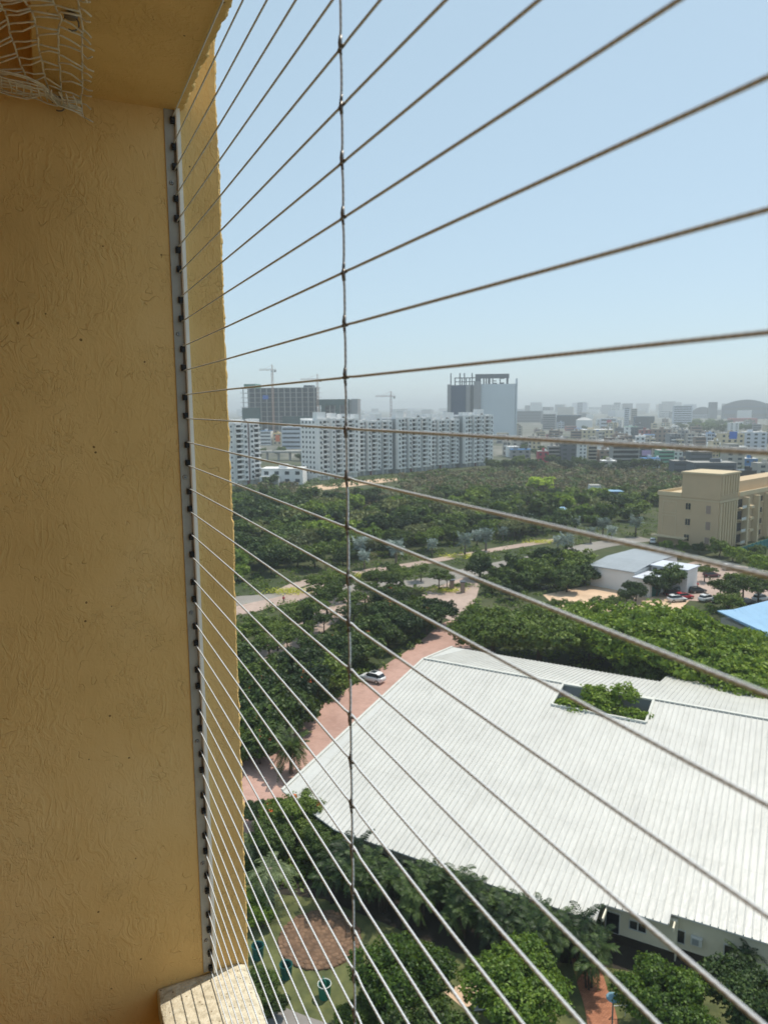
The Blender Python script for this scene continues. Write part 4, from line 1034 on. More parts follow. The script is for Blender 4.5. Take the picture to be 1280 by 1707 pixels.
# buildings under construction
def frame_block(label, px0, px1, ytop, ybase, depth, floors, cols_, slabmat='concrete'):
    P0, P1 = at(px0, ybase), at(px1, ybase); L, a = frame_from(P0, P1); h = hat((px0 + px1) / 2, ytop, (P0 + P1) / 2)
    t = thing('unfinished_building', label, 'building site', (P0.x, P0.y, 0), a); fh = h / floors
    rep('floor_slab', slabmat, t, (L, depth, .55), [(L / 2, depth / 2, fh * (i + 1) - .3) for i in range(floors)])
    rep('column', slabmat, t, (1.1, 1.1, h - .6), [(L * (j + .5) / cols_, q, h / 2 - .3) for j in range(cols_) for q in (.4, depth - 1)])
    MB().box(L * .06, L * .97, depth * .45, depth * .5, 0, h - .6).build('core_wall', M['slate'], t)
    return t, L, h, fh
t, L, h, fh = frame_block('concrete frame of an unfinished tower under two cranes', 403, 530, 646, 733, 26, 11, 13)
MB().box(L * .05, L * .2, 1, 25, h + .0, h + 5.5).build('green_sheeting', M['bin_green'], t)
MB().box(L * .82, L * .93, 3, 20, h, h + 3).build('roof_room', M['slate'], t)
MB().box(L * .02, L * .26, -1.2, -.1, 0, h * .62).build('safety_netting', M['netting'], t)
MB().box(L * .55, L * 1.0, -1.2, -.1, 0, h * .45).build('safety_netting', M['netting'], t)
MB().box(L * .3, L * .37, -1.3, -.2, h * .78, h * .86).build('blue_tarpaulin', M['bluetarp'], t)
t, L, h, fh = frame_block('lower unfinished building wrapped in green safety netting', 530, 597, 666, 733, 26, 8, 8)
MB().box(-.5, L * .8, -1.2, -.1, h * .86, h + .6).box(L * .1, L * .2, -1.2, -.1, 0, h * .86).box(L * .45, L * .55, -1.2, -.1, 0, h * .86).build('safety_netting', M['netting'], t)
MB().box(L * .84, L * 1.0, -1, 20, 0, h + .8).build('side_core', M['mid_grey'], t)
def crane(label, px, ytip, ybase, dist_y, jl, jr, mat='yellowsteel'):
    P = at(px, dist_y); h = hat(px, ytip, P); t = thing('tower_crane', label, 'crane', (P.x, P.y, 0), 0, None)
    s_ = 1.0; b = MB()
    for sx in (-s_, s_):
        for sy in (-s_, s_): b.box(sx - .18, sx + .18, sy - .18, sy + .18, 0, h)
    z = 0
    while z < h - 4:
        b.tube([(-s_, -s_, z), (s_, -s_, z + 4)], .13, 4).tube([(s_, s_, z), (-s_, s_, z + 4)], .13, 4).tube([(-s_, -s_, z), (-s_, s_, z + 4)], .13, 4); z += 4
    b.build('mast', M[mat], t)
    b = MB()
    for yy in (-.7, .7): b.box(-jl, jr, yy - .15, yy + .15, h, h + .35)
    b.box(-jl, jr * .3, -.15, .15, h + 1.5, h + 1.8)
    x = -jl
    while x < jr - 3: b.tube([(x, -.7, h + .2), (x + 1.5, 0, h + 1.6), (x + 3, .7, h + .2)], .1, 4); x += 3
    b.tube([(0, 0, h + 7), (-jl * .6, 0, h + 1.6)], .1, 4).tube([(0, 0, h + 7), (jr * .9, 0, h + .4)], .1, 4)
    b.build('jib', M[mat], t)
    MB().tube([(-.8, 0, h), (0, 0, h + 7)], .25, 5).tube([(.8, 0, h), (0, 0, h + 7)], .25, 5).build('apex', M[mat], t)
    MB().box(jr - 3, jr - .5, -1.2, 1.2, h - 2.4, h + .6).build('counterweight', M['concrete'], t)
    MB().box(-1.2, 1.2, -2.6, -1.1, h - 2.4, h - .1).build('cab', M['frame'], t)
crane('tower crane over the left part of the unfinished frame', 457, 617, 733, 738, 16, 5.5)
crane('tower crane over the right part of the unfinished frame', 531, 633, 733, 738, 21, 5.5)
crane('reddish tower crane rising behind the apartment row', 652, 661, 733, 735, 20, 6, 'maroon')
# elevated road
V0, V1 = at(425, 768), at(520, 768); L, a = frame_from(V0, V1)
t = thing('viaduct', 'low concrete viaduct between the two apartment blocks', 'viaduct', (V0.x, V0.y, 0), a); hv = hat(470, 752, (V0 + V1) / 2)
MB().box(-10, L, 0, 8, hv - 1.3, hv).build('deck', M['concrete'], t)
rep('pillar', 'concrete', t, (1, 4, hv - 1.35), [(L * q / 5, 4, hv / 2 - .7) for q in range(6)])
t, L, h, dp = block('low_white_building', 'low stepped white building in front of the viaduct', 436, 505, 781, 808, 'white_wall', 2, 'win', roof='white_wall', depth=14)
MB().box(0, L * .45, -4, -.2, 0, h * .55).build('annex', M['white_wall'], t)
# hut and tarpaulins in the wood
t, L, h, dp = block('white_hut', 'small white hut alone in the green scrub', 984, 1001, 809, 829, 'white_wall', 1, 'win', depth=6, roof='roof_grey', tank=False, band='glass')
for a0, a1, yt, yb, lab in ((916, 945, 853, 860, 'light blue sheet roof half hidden in the trees'), (1015, 1038, 823, 830, 'dull blue sheet roof near the white hut')):
    block('sheet_roof_shed', lab, a0, a1, yt - 4, yb + 8, 'slate', 1, 'none', depth=7, roof='blue_roof', tank=False)

# the beige building
B0, B1 = at(1095, 905), at(1194, 919); L, a = frame_from(B0, B1)
bb = thing('beige_building', 'beige four storey building with a raised corner tower and ribbed side', 'building', (B1.x, B1.y, 0), a)
hB = hat(1110, 820, B0); hT2 = hat(1194, 790, B1); hC2 = hat(1194, 829, B1); W2 = 70.0
TWX = -hat(1137, 900, B0) * 0 - L * .60
def bq(px, py):                             # facade x, z seen at a picture point
    r = Vector(ray(px, py)); o = Vector((0, 0, H)) - Vector((B1.x, B1.y, 0)); dx = Vector((math.cos(a), math.sin(a), 0)); dy = Vector((-math.sin(a), math.cos(a), 0))
    q = -o.dot(dy) / r.dot(dy); p = o + r * q; return p.dot(dx), p.z
def bs(px, py):                             # side facade (x = 0 plane): y, z
    r = Vector(ray(px, py)); o = Vector((0, 0, H)) - Vector((B1.x, B1.y, 0)); dx = Vector((math.cos(a), math.sin(a), 0)); dy = Vector((-math.sin(a), math.cos(a), 0))
    q = -o.dot(dx) / r.dot(dx); p = o + r * q; return p.dot(dy), p.z
tx0 = bq(1137, 820)[0]; ty1 = bs(1229, 830)[0]
b = MB(); b.box(-L, 0, 0, W2, 0, hC2 - .8); b.build('wall', M['beige_wall'], bb)
tow = MB().box(tx0, .25, -.25, ty1, hC2 - .81, hT2 - .4).build('tower', M['beige_wall'], bb)
MB().box(tx0 - .4, .65, -.65, ty1 + .4, hT2 - .4, hT2 + .1).build('cornice', M['beige_trim'], tow)
b = MB(); b.box(-L - .4, tx0 - .01, -.4, W2, hC2 - .8, hC2 - .35).box(-L - .4, -L, -.4, W2, hC2 - .35, hC2 + .5).box(-L, tx0 - .01, -.4, 0, hC2 - .35, hC2 + .5)
b.box(tx0, .5, ty1 + .41, W2, hC2 - .8, hC2 - .3).box(.1, .5, ty1 + .41, W2, hC2 - .3, hC2 + .55)
b.build('roof', M['beige_trim'], bb)
MB().box(-L * .5, -3, ty1 + 6, W2 - 3, hC2 - .3, hC2 + 3.2).build('roof_room', M['beige_wall'], bb)
MB().box(-L - .05, .06, -.12, -.01, hC2 - 1.6, hC2 - 1.2).box(.26, .4, -.3, ty1, hC2 - 1.7, hC2 - 1.1).build('moulding', M['beige_trim'], bb)
fl_ = [(1147, 844), (1146, 870), (1144, 896)]
for (px, py) in fl_:
    x, z = bq(px, py); o = MB().box(x - .75, x + .75, -.06, .03, z - 1.0, z + 1.0).build('window', M['glass'], bb)
    MB().box(x - .9, x + .9, -.2, -.061, z + 1.0, z + 1.15).box(x - .85, x + .85, -.22, -.061, z - 1.15, z - 1.0).box(x - .05, x + .05, -.09, -.061, z - 1, z + 1).build('frame', M['beige_trim'], o)
for (px, py) in ((1181, 850), (1180, 877), (1178, 903)):
    x, z = bq(px, py); o = MB().box(x - .75, x + .75, -.05, .03, z - 1.25, z + 1.25).build('blind_window', M['brown_grey'], bb)
    MB().box(x - .9, x - .75, -.12, -.01, z - 1.3, z + 1.3).box(x + .75, x + .9, -.12, -.01, z - 1.3, z + 1.3).build('frame', M['beige_trim'], o)
x0, z1 = bq(1105, 834); x1, z0 = bq(1125, 897)
b = MB()
for zz0, zz1 in ((z0, z0 + (z1 - z0) * .62), (z0 + (z1 - z0) * .68, z1)):
    b.box(x0, x1, -.12, -.01, zz1 - .2, zz1).box(x0, x1, -.12, -.01, zz0, zz0 + .2).box(x0, x0 + .2, -.12, -.01, zz0 + .2, zz1 - .2).box(x1 - .2, x1, -.12, -.01, zz0 + .2, zz1 - .2)
b.build('wall_panel', M['beige_trim'], bb)
MB().box(-L - 1, -L + 10, -2.6, -.02, 2.6, 3.0).build('canopy', M['beige_trim'], bb)
rep('pilaster', 'beige_trim', bb, (.5, .7, hC2 - 2.2), [(.26, y, (hC2 - 2.2) / 2 + .3) for y in [ty1 * (j + .5) / 7 for j in range(7)]])
rep('tower_pilaster', 'beige_trim', bb, (.4, .6, hT2 - hC2 - 1.2), [(.46, y, (hT2 + hC2) / 2 - .1) for y in [ty1 * (j + .5) / 7 for j in range(7)]])
fh2 = (hC2 - 1.5) / 4
y1_, y2_, y3_ = bs(1231, 880)[0], bs(1242, 880)[0], bs(1262, 880)[0]
sp_ = [(.04, ty1 + 2.2 + q, fh2 * (i + .55)) for i in range(4) for q in (0,)]
rep('opening', 'glass', bb, (.08, 3.0, fh2 * .72), sp_)  # dark panels painting the shade inside the side openings
rep('gallery', 'beige_trim', bb, (1.5, 3.2, .25), [(.8, s_[1], s_[2] - fh2 * .38) for s_ in sp_])
rep('gallery_rail', 'frame', bb, (.1, 3.2, .9), [(1.5, s_[1], s_[2] - fh2 * .25) for s_ in sp_])
rep('pillar', 'beige_trim', bb, (1.8, 1.0, hC2 - 1.3), [(.95, ty1 + q, (hC2 - 1.3) / 2) for q in (4.6, 12.5, 21, 30, 39, 48)])
sp_ = [(.04, ty1 + q, fh2 * (i + .6)) for i in range(4) for q in (8.3, 15, 18.6, 24, 27.4, 33, 36.4, 42, 45.4)]
rep('side_window', 'glass', bb, (.08, 1.3, fh2 * .45), sp_)
rep('sill', 'beige_trim', bb, (.5, 1.7, .18), [(.26, s_[1], s_[2] - fh2 * .26) for s_ in sp_])
rep('rounded_balcony', 'beige_trim', bb, (1.6, 2.8, .8), [(.8, ty1 + 8.3, fh2 * i + .6) for i in range(1, 4)])

# grey shed with a white lean-to
S0, S1 = at(984, 976), at(1056, 989); L, a = frame_from(S0, S1)
sh = thing('grey_roof_shed', 'windowless white shed with a grey metal roof beside the sandy yard', 'shed', (S0.x, S0.y, 0), a)
hS0 = hat(985, 943, S0); dS = 24
MB().prism([(0, 0), (L, 0), (L, dS), (0, dS)], 0, lambda x, y: hS0 + (.10 * y if y < 9 else .9 - .02 * (y - 9))).build('wall', M['white_wall'], sh)
b = MB()
P = [(-.4, -.5), (L + .4, -.5), (L + .4, 9), (-.4, 9)]
b.add([(x, y, hS0 + .06 + .10 * y) for x, y in P] + [(x, y, hS0 + .22 + .10 * y) for x, y in P], [(3, 2, 1, 0), (4, 5, 6, 7), (0, 1, 5, 4), (1, 2, 6, 5), (2, 3, 7, 6), (3, 0, 4, 7)])
P = [(-.4, 9), (L + .4, 9), (L + .4, dS + .4), (-.4, dS + .4)]
b.add([(x, y, hS0 + .96 - .02 * (y - 9)) for x, y in P] + [(x, y, hS0 + 1.1 - .02 * (y - 9)) for x, y in P], [(3, 2, 1, 0), (4, 5, 6, 7), (0, 1, 5, 4), (1, 2, 6, 5), (2, 3, 7, 6), (3, 0, 4, 7)])
b.build('roof', M['grey_roof'], sh)
lt = thing('lean_to', 'white lean-to with a row of dark windows against the right of the grey shed', 'annex', (S1.x, S1.y, 0), a)
MB().box(.45, 4.5, -1.5, 6, 0, 4.2).box(.45, 9.2, 8, 14, 0, 5.6).build('wall', M['white_wall'], lt)
MB().box(.4, 5.0, -2, 6.4, 4.2, 4.4).box(.4, 9.6, 7.2, 14.4, 5.6, 5.85).build('roof', M['pale_blue'], lt)
rep('window', 'glass', lt, (1.0, .1, 1.7), [(1.4 + i * 1.7, 7.94, 4.2) for i in range(5)])
sk = at(1083, 993)
t = thing('rubbish_skip', 'green metal skip with a sloped front beside the white lean-to', 'skip', (sk.x, sk.y, .05), .3)
b = MB(); loft(b, [[(-1.7, -1, 0), (1.7, -1, 0), (2.1, -1, 2.2), (-2.1, -1, 2.2)], [(-1.7, 1, 0), (1.7, 1, 0), (2.1, 1, 2.2), (-2.1, 1, 2.2)]]); b.build('body', M['teal'], t)
MB().box(-2.15, 2.15, -1.08, 1.08, 2.2, 2.32).build('lid', M['bin_green'], t)
for sx in (-1.9, 1.9): MB().box(sx - .08, sx + .08, -1.12, -1.02, .8, 1.9).build('lug', M['paint_black'], t)
# blue roofed hall at the right edge
bR = [at(1195, 1018, 6), at(1222, 1016, 6), at(1300, 996, 7), at(1420, 1000, 7), at(1400, 1110, 5), at(1280, 1062, 5)]
c0_ = at(1290, 1035, 5)
t = wthing('blue_roof_hall', 'low hall with a light blue metal roof at the right edge of the photo', 'hall', (c0_.x, c0_.y, 0))
b = MB(); n = len(bR); b.add([tuple(p) for p in bR] + [(p.x, p.y, p.z - .15) for p in bR], [tuple(range(n))[::-1], tuple(range(n, 2 * n))] + [(i, (i + 1) % n, (i + 1) % n + n, i + n) for i in range(n)])
rfo = b.build('roof', M['blue_roof'], t)
b = MB()
for i in range(26):
    q = i / 25; p = bR[5].lerp(bR[4], q) if q > 0 else bR[5]; e = bR[1].lerp(bR[3], q)
    b.tube([(p.x, p.y, p.z + .03), (e.x, e.y, e.z + .03)], .06, 4)
b.build('ribs', M['blue_roof'], rfo)
cx_, cy_ = sum(p.x for p in bR) / n, sum(p.y for p in bR) / n
MB().prism([(cx_ + (p.x - cx_) * .93, cy_ + (p.y - cy_) * .93) for p in bR], 0, 4.7).build('wall', M['dust_white'], t)
# teal fence by the beige building
F0, F1 = at(1232, 932), at(1285, 913); L, a = frame_from(F0, F1)
t = thing('teal_fence', 'teal mesh fence right of the beige building', 'fence', (F0.x, F0.y, 0), a)
MB().box(0, L, -.04, .04, .3, 3.2).build('mesh_panel', M['teal2'], t); rep('post', 'teal2', t, (.16, .2, 3.4), [(L * i / 8, 0, 1.7) for i in range(9)])
# gate posts on the drive
for (px, py, lab) in ((753, 985, 'left dark gate pillar on the pink plaza'), (771, 988, 'right dark gate pillar on the pink plaza')):
    p = at(px, py); t = thing('gate_pillar', lab, 'pillar', (p.x, p.y, .06)); MB().box(-.5, .5, -.5, .5, 0, 2.5).build('shaft', M['brown_grey'], t); MB().box(-.65, .65, -.65, .65, 2.5, 2.75).build('cap', M['slate'], t)
# garden objects
bins = [((430, 1590), 'blue green open drum nearest the balcony wall', 'teal'), ((477, 1622), 'dark teal open drum left of the others on the lawn', 'teal'), ((541, 1655), 'bright green open drum with a white rim on the lawn', 'bin_green'), ((618, 1672), 'green open drum under the bright green tree', 'bin_green')]
for i, ((px, py), lab, mt) in enumerate(bins):
    p = at(px, py, .4); t = thing('garden_drum', lab, 'drum', (p.x, p.y, .02), RND.uniform(0, 3))
    b = MB(); n = 16; vs = []
    for z, ri in ((0, .42), (1.1, .5)):
        vs += [(ri * math.cos(2 * math.pi * q / n), ri * math.sin(2 * math.pi * q / n), z) for q in range(n)]
    vs += [(.45 * math.cos(2 * math.pi * q / n), .45 * math.sin(2 * math.pi * q / n), 1.1) for q in range(n)] + [(.38 * math.cos(2 * math.pi * q / n), .38 * math.sin(2 * math.pi * q / n), .15) for q in range(n)]
    b.add(vs, [(q, (q + 1) % n, (q + 1) % n + n, q + n) for q in range(n)] + [(q + n, (q + 1) % n + n, (q + 1) % n + 2 * n, q + 2 * n) for q in range(n)] + [(q + 2 * n, (q + 1) % n + 2 * n, (q + 1) % n + 3 * n, q + 3 * n) for q in range(n)] + [tuple(range(3 * n, 4 * n)), tuple(range(n))[::-1]])
    b.build('body', M[mt], t)
    MB().tube([(.5 * math.cos(q), .5 * math.sin(q), 1.1) for q in [i2 * math.pi / 8 for i2 in range(17)]], .035, 6).build('rim', M['frame' if i == 2 else mt], t)
    MB().tube([(-.5, 0, 1.1), (-.3, 0, 1.45), (.3, 0, 1.45), (.5, 0, 1.1)], .03, 6).build('handle', M[mt], t)
p = at(533, 1567); t = thing('cobbled_mound', 'round terracotta cobble mound on the lawn', 'rockery', (p.x, p.y, 0))
b = MB(); rr = random.Random(8)
MB().lathe([(3.45, 0), (3.4, .12), (2.4, .22), (.1, .26)], 30).build('bed', pm('terracotta_bed', srgb(108, 84, 66), .95, .4, 2), t)
cnt = 0
for ring in range(8):
    r0 = .25 + ring * .43; n = max(4, int(2 * math.pi * r0 / .40))
    for k in range(n):
        q = 2 * math.pi * k / n + rr.uniform(-.1, .1); s_ = rr.uniform(.2, .3)
        b.lathe([(.02, .085), (s_ * .75, .06), (s_, 0), (s_ * .8, -.1)][::-1], 7, (r0 * math.cos(q) + rr.uniform(-.05, .05), r0 * math.sin(q) + rr.uniform(-.05, .05), .22 - .012 * ring))
b.build('stones', pm('terracotta_stone', srgb(122, 96, 76), .9, .5, 1.3, .5, 12), t)['kind'] = 'stuff'
p = at(1020, 1712); t = thing('street_lamp', 'garden lamp post with a blue disc shade beside the red path', 'lamp', (p.x, p.y, 0))
hl = 1.0 + hat(1020, 1685, p)
MB().tube([(0, 0, 0), (0, 0, hl)], .05, 8).build('post', M['teal2'], t); MB().lathe([(.5, hl), (.46, hl + .08), (.1, hl + .22)], 18).build('shade', M['lampblue'], t); MB().lathe([(.12, hl - .15), (.2, hl - .02)], 12).build('lamp', M['light'], t)
t = thing('garden_rail', 'thin grey handrail beside the lamp post', 'railing', (p.x, p.y, 0), .05)
MB().tube([(.3, .8, .9), (3.2, .8, .9)], .03, 6).build('rail', M['frame'], t); rep('post', 'frame', t, (.05, .05, .9), [(.3 + q * .96, .8, .45) for q in range(4)])
p = at(799, 1680); t = thing('garden_vent', 'small white louvred box half hidden under the lime tree', 'box', (p.x, p.y, 0), .1)
MB().box(-.5, .5, -.3, .3, 0, .9).build('body', M['frame'], t); rep('louvre', 'grey_wall', t, (.8, .03, .06), [(0, -.32, .2 + .12 * q) for q in range(5)])

# ------------------------------------------------------------------ planting
def tb(px, py, hc): p = at(px, py, hc); return Vector((p.x, p.y, 0))
tree('near_a', 'garden_tree', 'bright lime green garden tree in front of the cobbled mound', tb(668, 1625, 3.9), 1.02, 1.0)
tree('near_a', 'garden_tree', 'yellow green garden tree left of the red path', tb(868, 1645, 3.9), (1.12, 1.12, 1.02), 2.2)
tree('near_b', 'garden_tree', 'round dense green tree just right of the garden lamp', tb(1105, 1668, 3.3), 1.0, 3.1, mat='lf_bright')
tree('near_b', 'garden_tree', 'dark fine leaved tree at the lower right corner', tb(1268, 1672, 3.6), 1.1, .4, mat='lf_dark')
tree('near_a', 'garden_tree', 'leafy tree low at the bottom edge below the lime tree', tb(720, 1730, 3.3), .9, 4.1, mat='lf_mid')
for (x, y, s_, lab) in ((425, 1500, .42, 'low yellow green shrub beside the ochre wall'), (437, 1525, .36, 'smaller yellow green shrub in front of the low one'), (432, 1655, .5, 'dark shrub under the corner of the sill'), (455, 1672, .36, 'dark clipped shrub by the grey garden path'),
                        (985, 1570, .5, 'shrub at the corner of the cream wall'), (600, 1700, .5, 'low shrub at the bottom edge by the upright cable')):
    tree('near_b', 'shrub', lab, tb(x, y, 1.2), s_, mat='lf_bright' if 'yellow' in lab else 'lf_mid', cat='shrub')
hedge_arr = palm_arrays(5, 8, 1.45, .42, 3.1, 1.0, 8, (.35, 1.3), (.6, 1.6), .055, 12)
stems = [(0.1 * i - .3, .2 * ((i * 7) % 5) - .4, 2.9, .07) for i in range(6)]
first_ = True
rr = random.Random(17)
hp = [(588, 1440), (622, 1452), (655, 1462), (690, 1470), (722, 1480), (755, 1490), (790, 1503), (822, 1516), (858, 1530), (890, 1542), (925, 1556), (958, 1570), (545, 1432),
      (640, 1486), (700, 1502), (765, 1522), (830, 1546), (895, 1570), (560, 1465), (600, 1478)]
hx_ = sorted(range(len(hp)), key=lambda q: hp[q][0])
for i, (x, y) in enumerate(hp):
    q_ = hx_.index(i); nw = ['leftmost', 'second', 'third', 'fourth', 'fifth', 'sixth', 'seventh', 'eighth', 'ninth', 'tenth']
    hl_ = (nw[q_] + ' arching palm clump of the hedge along the white roof' + (' from the left' if q_ else '')) if q_ < 10 else (nw[19 - q_].replace('leftmost', 'rightmost') + ' arching palm clump of the hedge along the white roof' + (' from the right' if q_ < 19 else ''))
    palm('hedge', 'hedge_palm', hl_, tb(x + rr.uniform(-8, 8), y - 22 + rr.uniform(-5, 5), 3.6), hedge_arr, 'lf_palm', None, .98 + rr.uniform(-.1, .2), group='palm hedge along the white roof', stems=stems)
palm('hedge', 'garden_palm', 'leafy palm clump between the hedge and the red path', tb(985, 1588, 3.0), hedge_arr, 'lf_palm', None, 1.0)
palm('hedge', 'garden_palm', 'small palm in front of the right window of the cream wall', tb(1245, 1590, 2.6), hedge_arr, 'lf_palm', None, .8)
dp_arr = palm_arrays(6, 44, 2.9, .62, 3.4, 0, 1, (-.1, 1.2), (.5, 1.2), .085, 20)
palm('date', 'date_palm', 'feathery date palm standing on the red brick path', tb(484, 1243, 3.6), dp_arr, 'lf_mid', (3.5, .2), 1.0)
bp_arr = palm_arrays(7, 26, 3.0, .7, 3.6, 0, 1, (.1, 1.0), (.9, 1.9), .06, 18)
palm('bottle', 'dusty_palm', 'dusty drooping palm beside the ochre wall above the lawn', tb(450, 1445, 3.9), bp_arr, 'lf_dusty', (3.7, .26), 1.0)
palm('bottle', 'dusty_palm', 'small drooping palm behind the first one by the ochre wall', tb(418, 1400, 2.8), bp_arr, 'lf_dusty', (3.7, .26), .7)
for (x, y, s_, mt, lab) in ((492, 1352, .95, 'lf_mid', 'dark rounded tree before the left tip of the white roof'), (455, 1395, .8, 'lf_dark', 'dark bushy tree below the left tip of the white roof'), (528, 1345, .6, 'lf_mid', 'small dark tree overlapping the left eave of the white roof'), (540, 1400, .75, 'lf_dark', 'dark tree at the left start of the palm hedge'), (425, 1352, .5, 'lf_dark', 'dark bush between brick path and ochre wall')):
    tree('near_b', 'shade_tree', lab, tb(x, y, 3.4 * s_), s_, mat=mt, bloom='before' in lab or 'overlapping' in lab)
# dark flowering trees along the left of the brick path
row = [(415, 1135), (440, 1160), (412, 1185), (455, 1195), (425, 1225), (480, 1160), (470, 1120), (505, 1150), (510, 1120), (545, 1125), (535, 1090), (570, 1095), (585, 1065), (610, 1085), (618, 1050), (645, 1060), (650, 1030), (675, 1045), (690, 1020), (712, 1035), (400, 1110), (490, 1180), (655, 1005), (735, 1022), (400, 1245), (432, 1245), (468, 1212)]
for i, (x, y) in enumerate(row):
    s_ = .88 if y > 1100 else .80
    if y > 1200: s_ = .66
    tree('mid_b' if i % 3 else 'mid_a', 'roadside_tree', 'dark roadside tree with scattered orange blossom left of the brick path' if i % 3 == 1 else 'dense dark roadside tree left of the brick path', tb(x, y, 3.4 * s_), s_, mat='lf_dark' if i % 3 else 'lf_mid', bloom=i % 3 == 1, group='flowering trees left of the brick path' if i % 3 == 1 else 'dark trees left of the brick path')
for i, (x, y, s_) in enumerate(((403, 1052, .8), (432, 1040, .85), (462, 1048, .75), (492, 1030, .7), (545, 985, 1.0), (583, 995, .85), (560, 960, .8), (608, 978, .7), (650, 965, .8), (732, 958, .72), (745, 962, .5), (412, 1080, .6), (520, 1010, .85), (478, 1058, .7), (505, 1048, .65), (448, 1072, .7), (570, 968, .85), (628, 958, .75), (590, 1015, .7), (672, 955, .7), (540, 1030, .6), (702, 948, .6), (640, 985, .8), (530, 968, .8))):
    tree('open_a', 'umbrella_tree', 'open flat topped tree with a bare trunk by the pink lane', tb(x, y, 5.6 * s_), s_, group='flat topped trees along the lane')
tree('slim', 'cypress', 'slim dark upright cypress beside the lane', tb(515, 1035, 4), 1.0, mat='lf_dark')
tree('slim', 'cypress', 'slim small upright tree on the plaza edge', tb(727, 1012, 3), .6, mat='lf_dark')
for i, (x, y, s_) in enumerate(((640, 1000, .8), (665, 985, .6), (630, 1018, .7), (672, 1008, .6), (690, 990, .45), (655, 948, .5), (625, 965, .6))):
    tree('mid_c', 'island_tree', 'soft olive tree on the planted island by the road', tb(x, y, 4 * s_), s_, group='olive trees on the planted island', mat='lf_mid' if i % 2 else None)
# trees round the grey shed and the car park
for i, (x, y, s_) in enumerate(((800, 945, .9), (835, 960, .8), (865, 945, 1.0), (895, 950, 1.1), (925, 935, 1.25), (955, 940, 1.25), (975, 955, .9), (905, 930, 1.0), (880, 965, .7), (820, 975, .6), (850, 985, .6), (800, 930, .7), (945, 965, .9))):
    tree('mid_a', 'yard_tree', 'full green tree between the road and the grey shed', tb(x, y, 3.6 * s_), s_, mat='lf_mid' if i % 2 else 'lf_dark', group='green trees left of the grey shed')
for i, (x, y, s_) in enumerate(((1110, 962, .9), (1060, 985, .6), (1095, 975, .7), (1045, 992, .5), (1175, 948, .6), (1215, 975, 1.0), (1240, 965, .9), (1265, 975, 1.0), (1215, 1000, .8), (1000, 1005, .7), (960, 1010, .6), (930, 1005, .5), (1025, 1000, .5), (1290, 965, 1.0))):
    tree('open_a' if i > 3 else 'mid_b', 'car_park_tree', 'thin crowned tree shading the car park' if i > 3 else 'dense dark tree by the green skip', tb(x, y, (5.6 if i > 3 else 4) * s_), s_, group='thin trees over the car park' if i > 3 else 'dense trees by the green skip')
for i, (x, y, s_) in enumerate(((1200, 915, .8), (1222, 925, .7), (1165, 915, .5), (1140, 912, .5), (1250, 935, .8), (1275, 945, .9), (1262, 920, .6), (1110, 910, .5), (1130, 925, .4))):
    tree('mid_a', 'courtyard_shrub', 'low green shrub at the foot of the beige building', tb(x, y, 3 * s_), s_, mat='lf_bright' if i % 2 else 'lf_mid', group='shrubs round the beige building', cat='shrub')
# the great rain trees behind the white roof
for i, (x, y, s_, k_, lab) in enumerate((
        (822, 1048, .74, 'rain_dark', 'dark spreading tree at the left end of the row behind the white roof'),
        (900, 1052, .78, 'rain_dark', 'dark spreading tree second from the left behind the white roof'),
        (985, 1062, .62, 'rain_dark', 'lower dark tree behind the white roof, right of the two dark spreading ones'),
        (1000, 1052, .70, 'rain', 'bright spreading rain tree standing farther back before the sandy yard'),
        (1085, 1064, .86, 'rain', 'largest bright rain tree, in the middle behind the white roof'),
        (1190, 1095, .84, 'rain', 'broad bright rain tree left of the blue roof'),
        (1300, 1142, .74, 'rain', 'bright rain tree below the blue roof at the right edge'),
        (1075, 1108, .5, 'rain_dark', 'small shaded tree close behind the step in the white roof'),
        (1185, 1128, .5, 'rain', 'small bright tree leaning over the right part of the white roof'))):
    tree(k_, 'rain_tree', lab, tb(x, y, 7.2 * s_), s_)
# silver fan palms
fan = palm_arrays(9, 26, 1.9, .95, 3.4, 0, 1, (-.2, 1.3), (.1, .5), .12, 8)
for i, (x, y) in enumerate(((600, 912), (607, 925), (652, 906), (660, 918), (870, 872), (882, 862), (810, 897), (838, 884), (985, 885), (1005, 878), (1020, 882), (960, 868), (775, 905), (795, 890), (930, 900), (945, 905), (720, 905), (615, 900), (1060, 875))):
    palm('fan', 'silver_palm', 'silvery fan palm among the dark trees beyond the road', tb(x, y, 4), fan, 'lf_silver', (3.4, .2), 1.0 + .35 * (i % 3 == 0), group='silver fan palms beyond the road')
# low yellow ground cover
def patch(px, py, wx_, lab, mt='yellow_plant', n=500, h=.5):
    p = at(px, py); rng = np.random.default_rng(int(px)); C = rng.normal(0, 1, (n, 3)) * [wx_, wx_ * .55, .12] + [0, 0, h]
    o = npmesh('ground_cover', *leaves(rng, C, np.tile([0, 0, 1.], (n, 1)), .22), M[mt]); o.location = p; tag(o, lab, 'ground cover', kind='stuff')
patch(742, 986, 2.2, 'yellow ground cover on the pink plaza'); patch(483, 988, 3, 'yellow ground cover by the curve of the road', n=700)
patch(770, 929, 3, 'yellow ground cover beside the footpath'); patch(600, 962, 2.2, 'yellow ground cover on the verge'); patch(770, 978, 1.4, 'green ground cover between the gate pillars', 'lf_bright'); patch(905, 905, 3, 'sparse yellow ground cover under the palms')
patch(505, 1010, 3, 'low green cover on the verge of the pavement', 'lf_bright', 900)
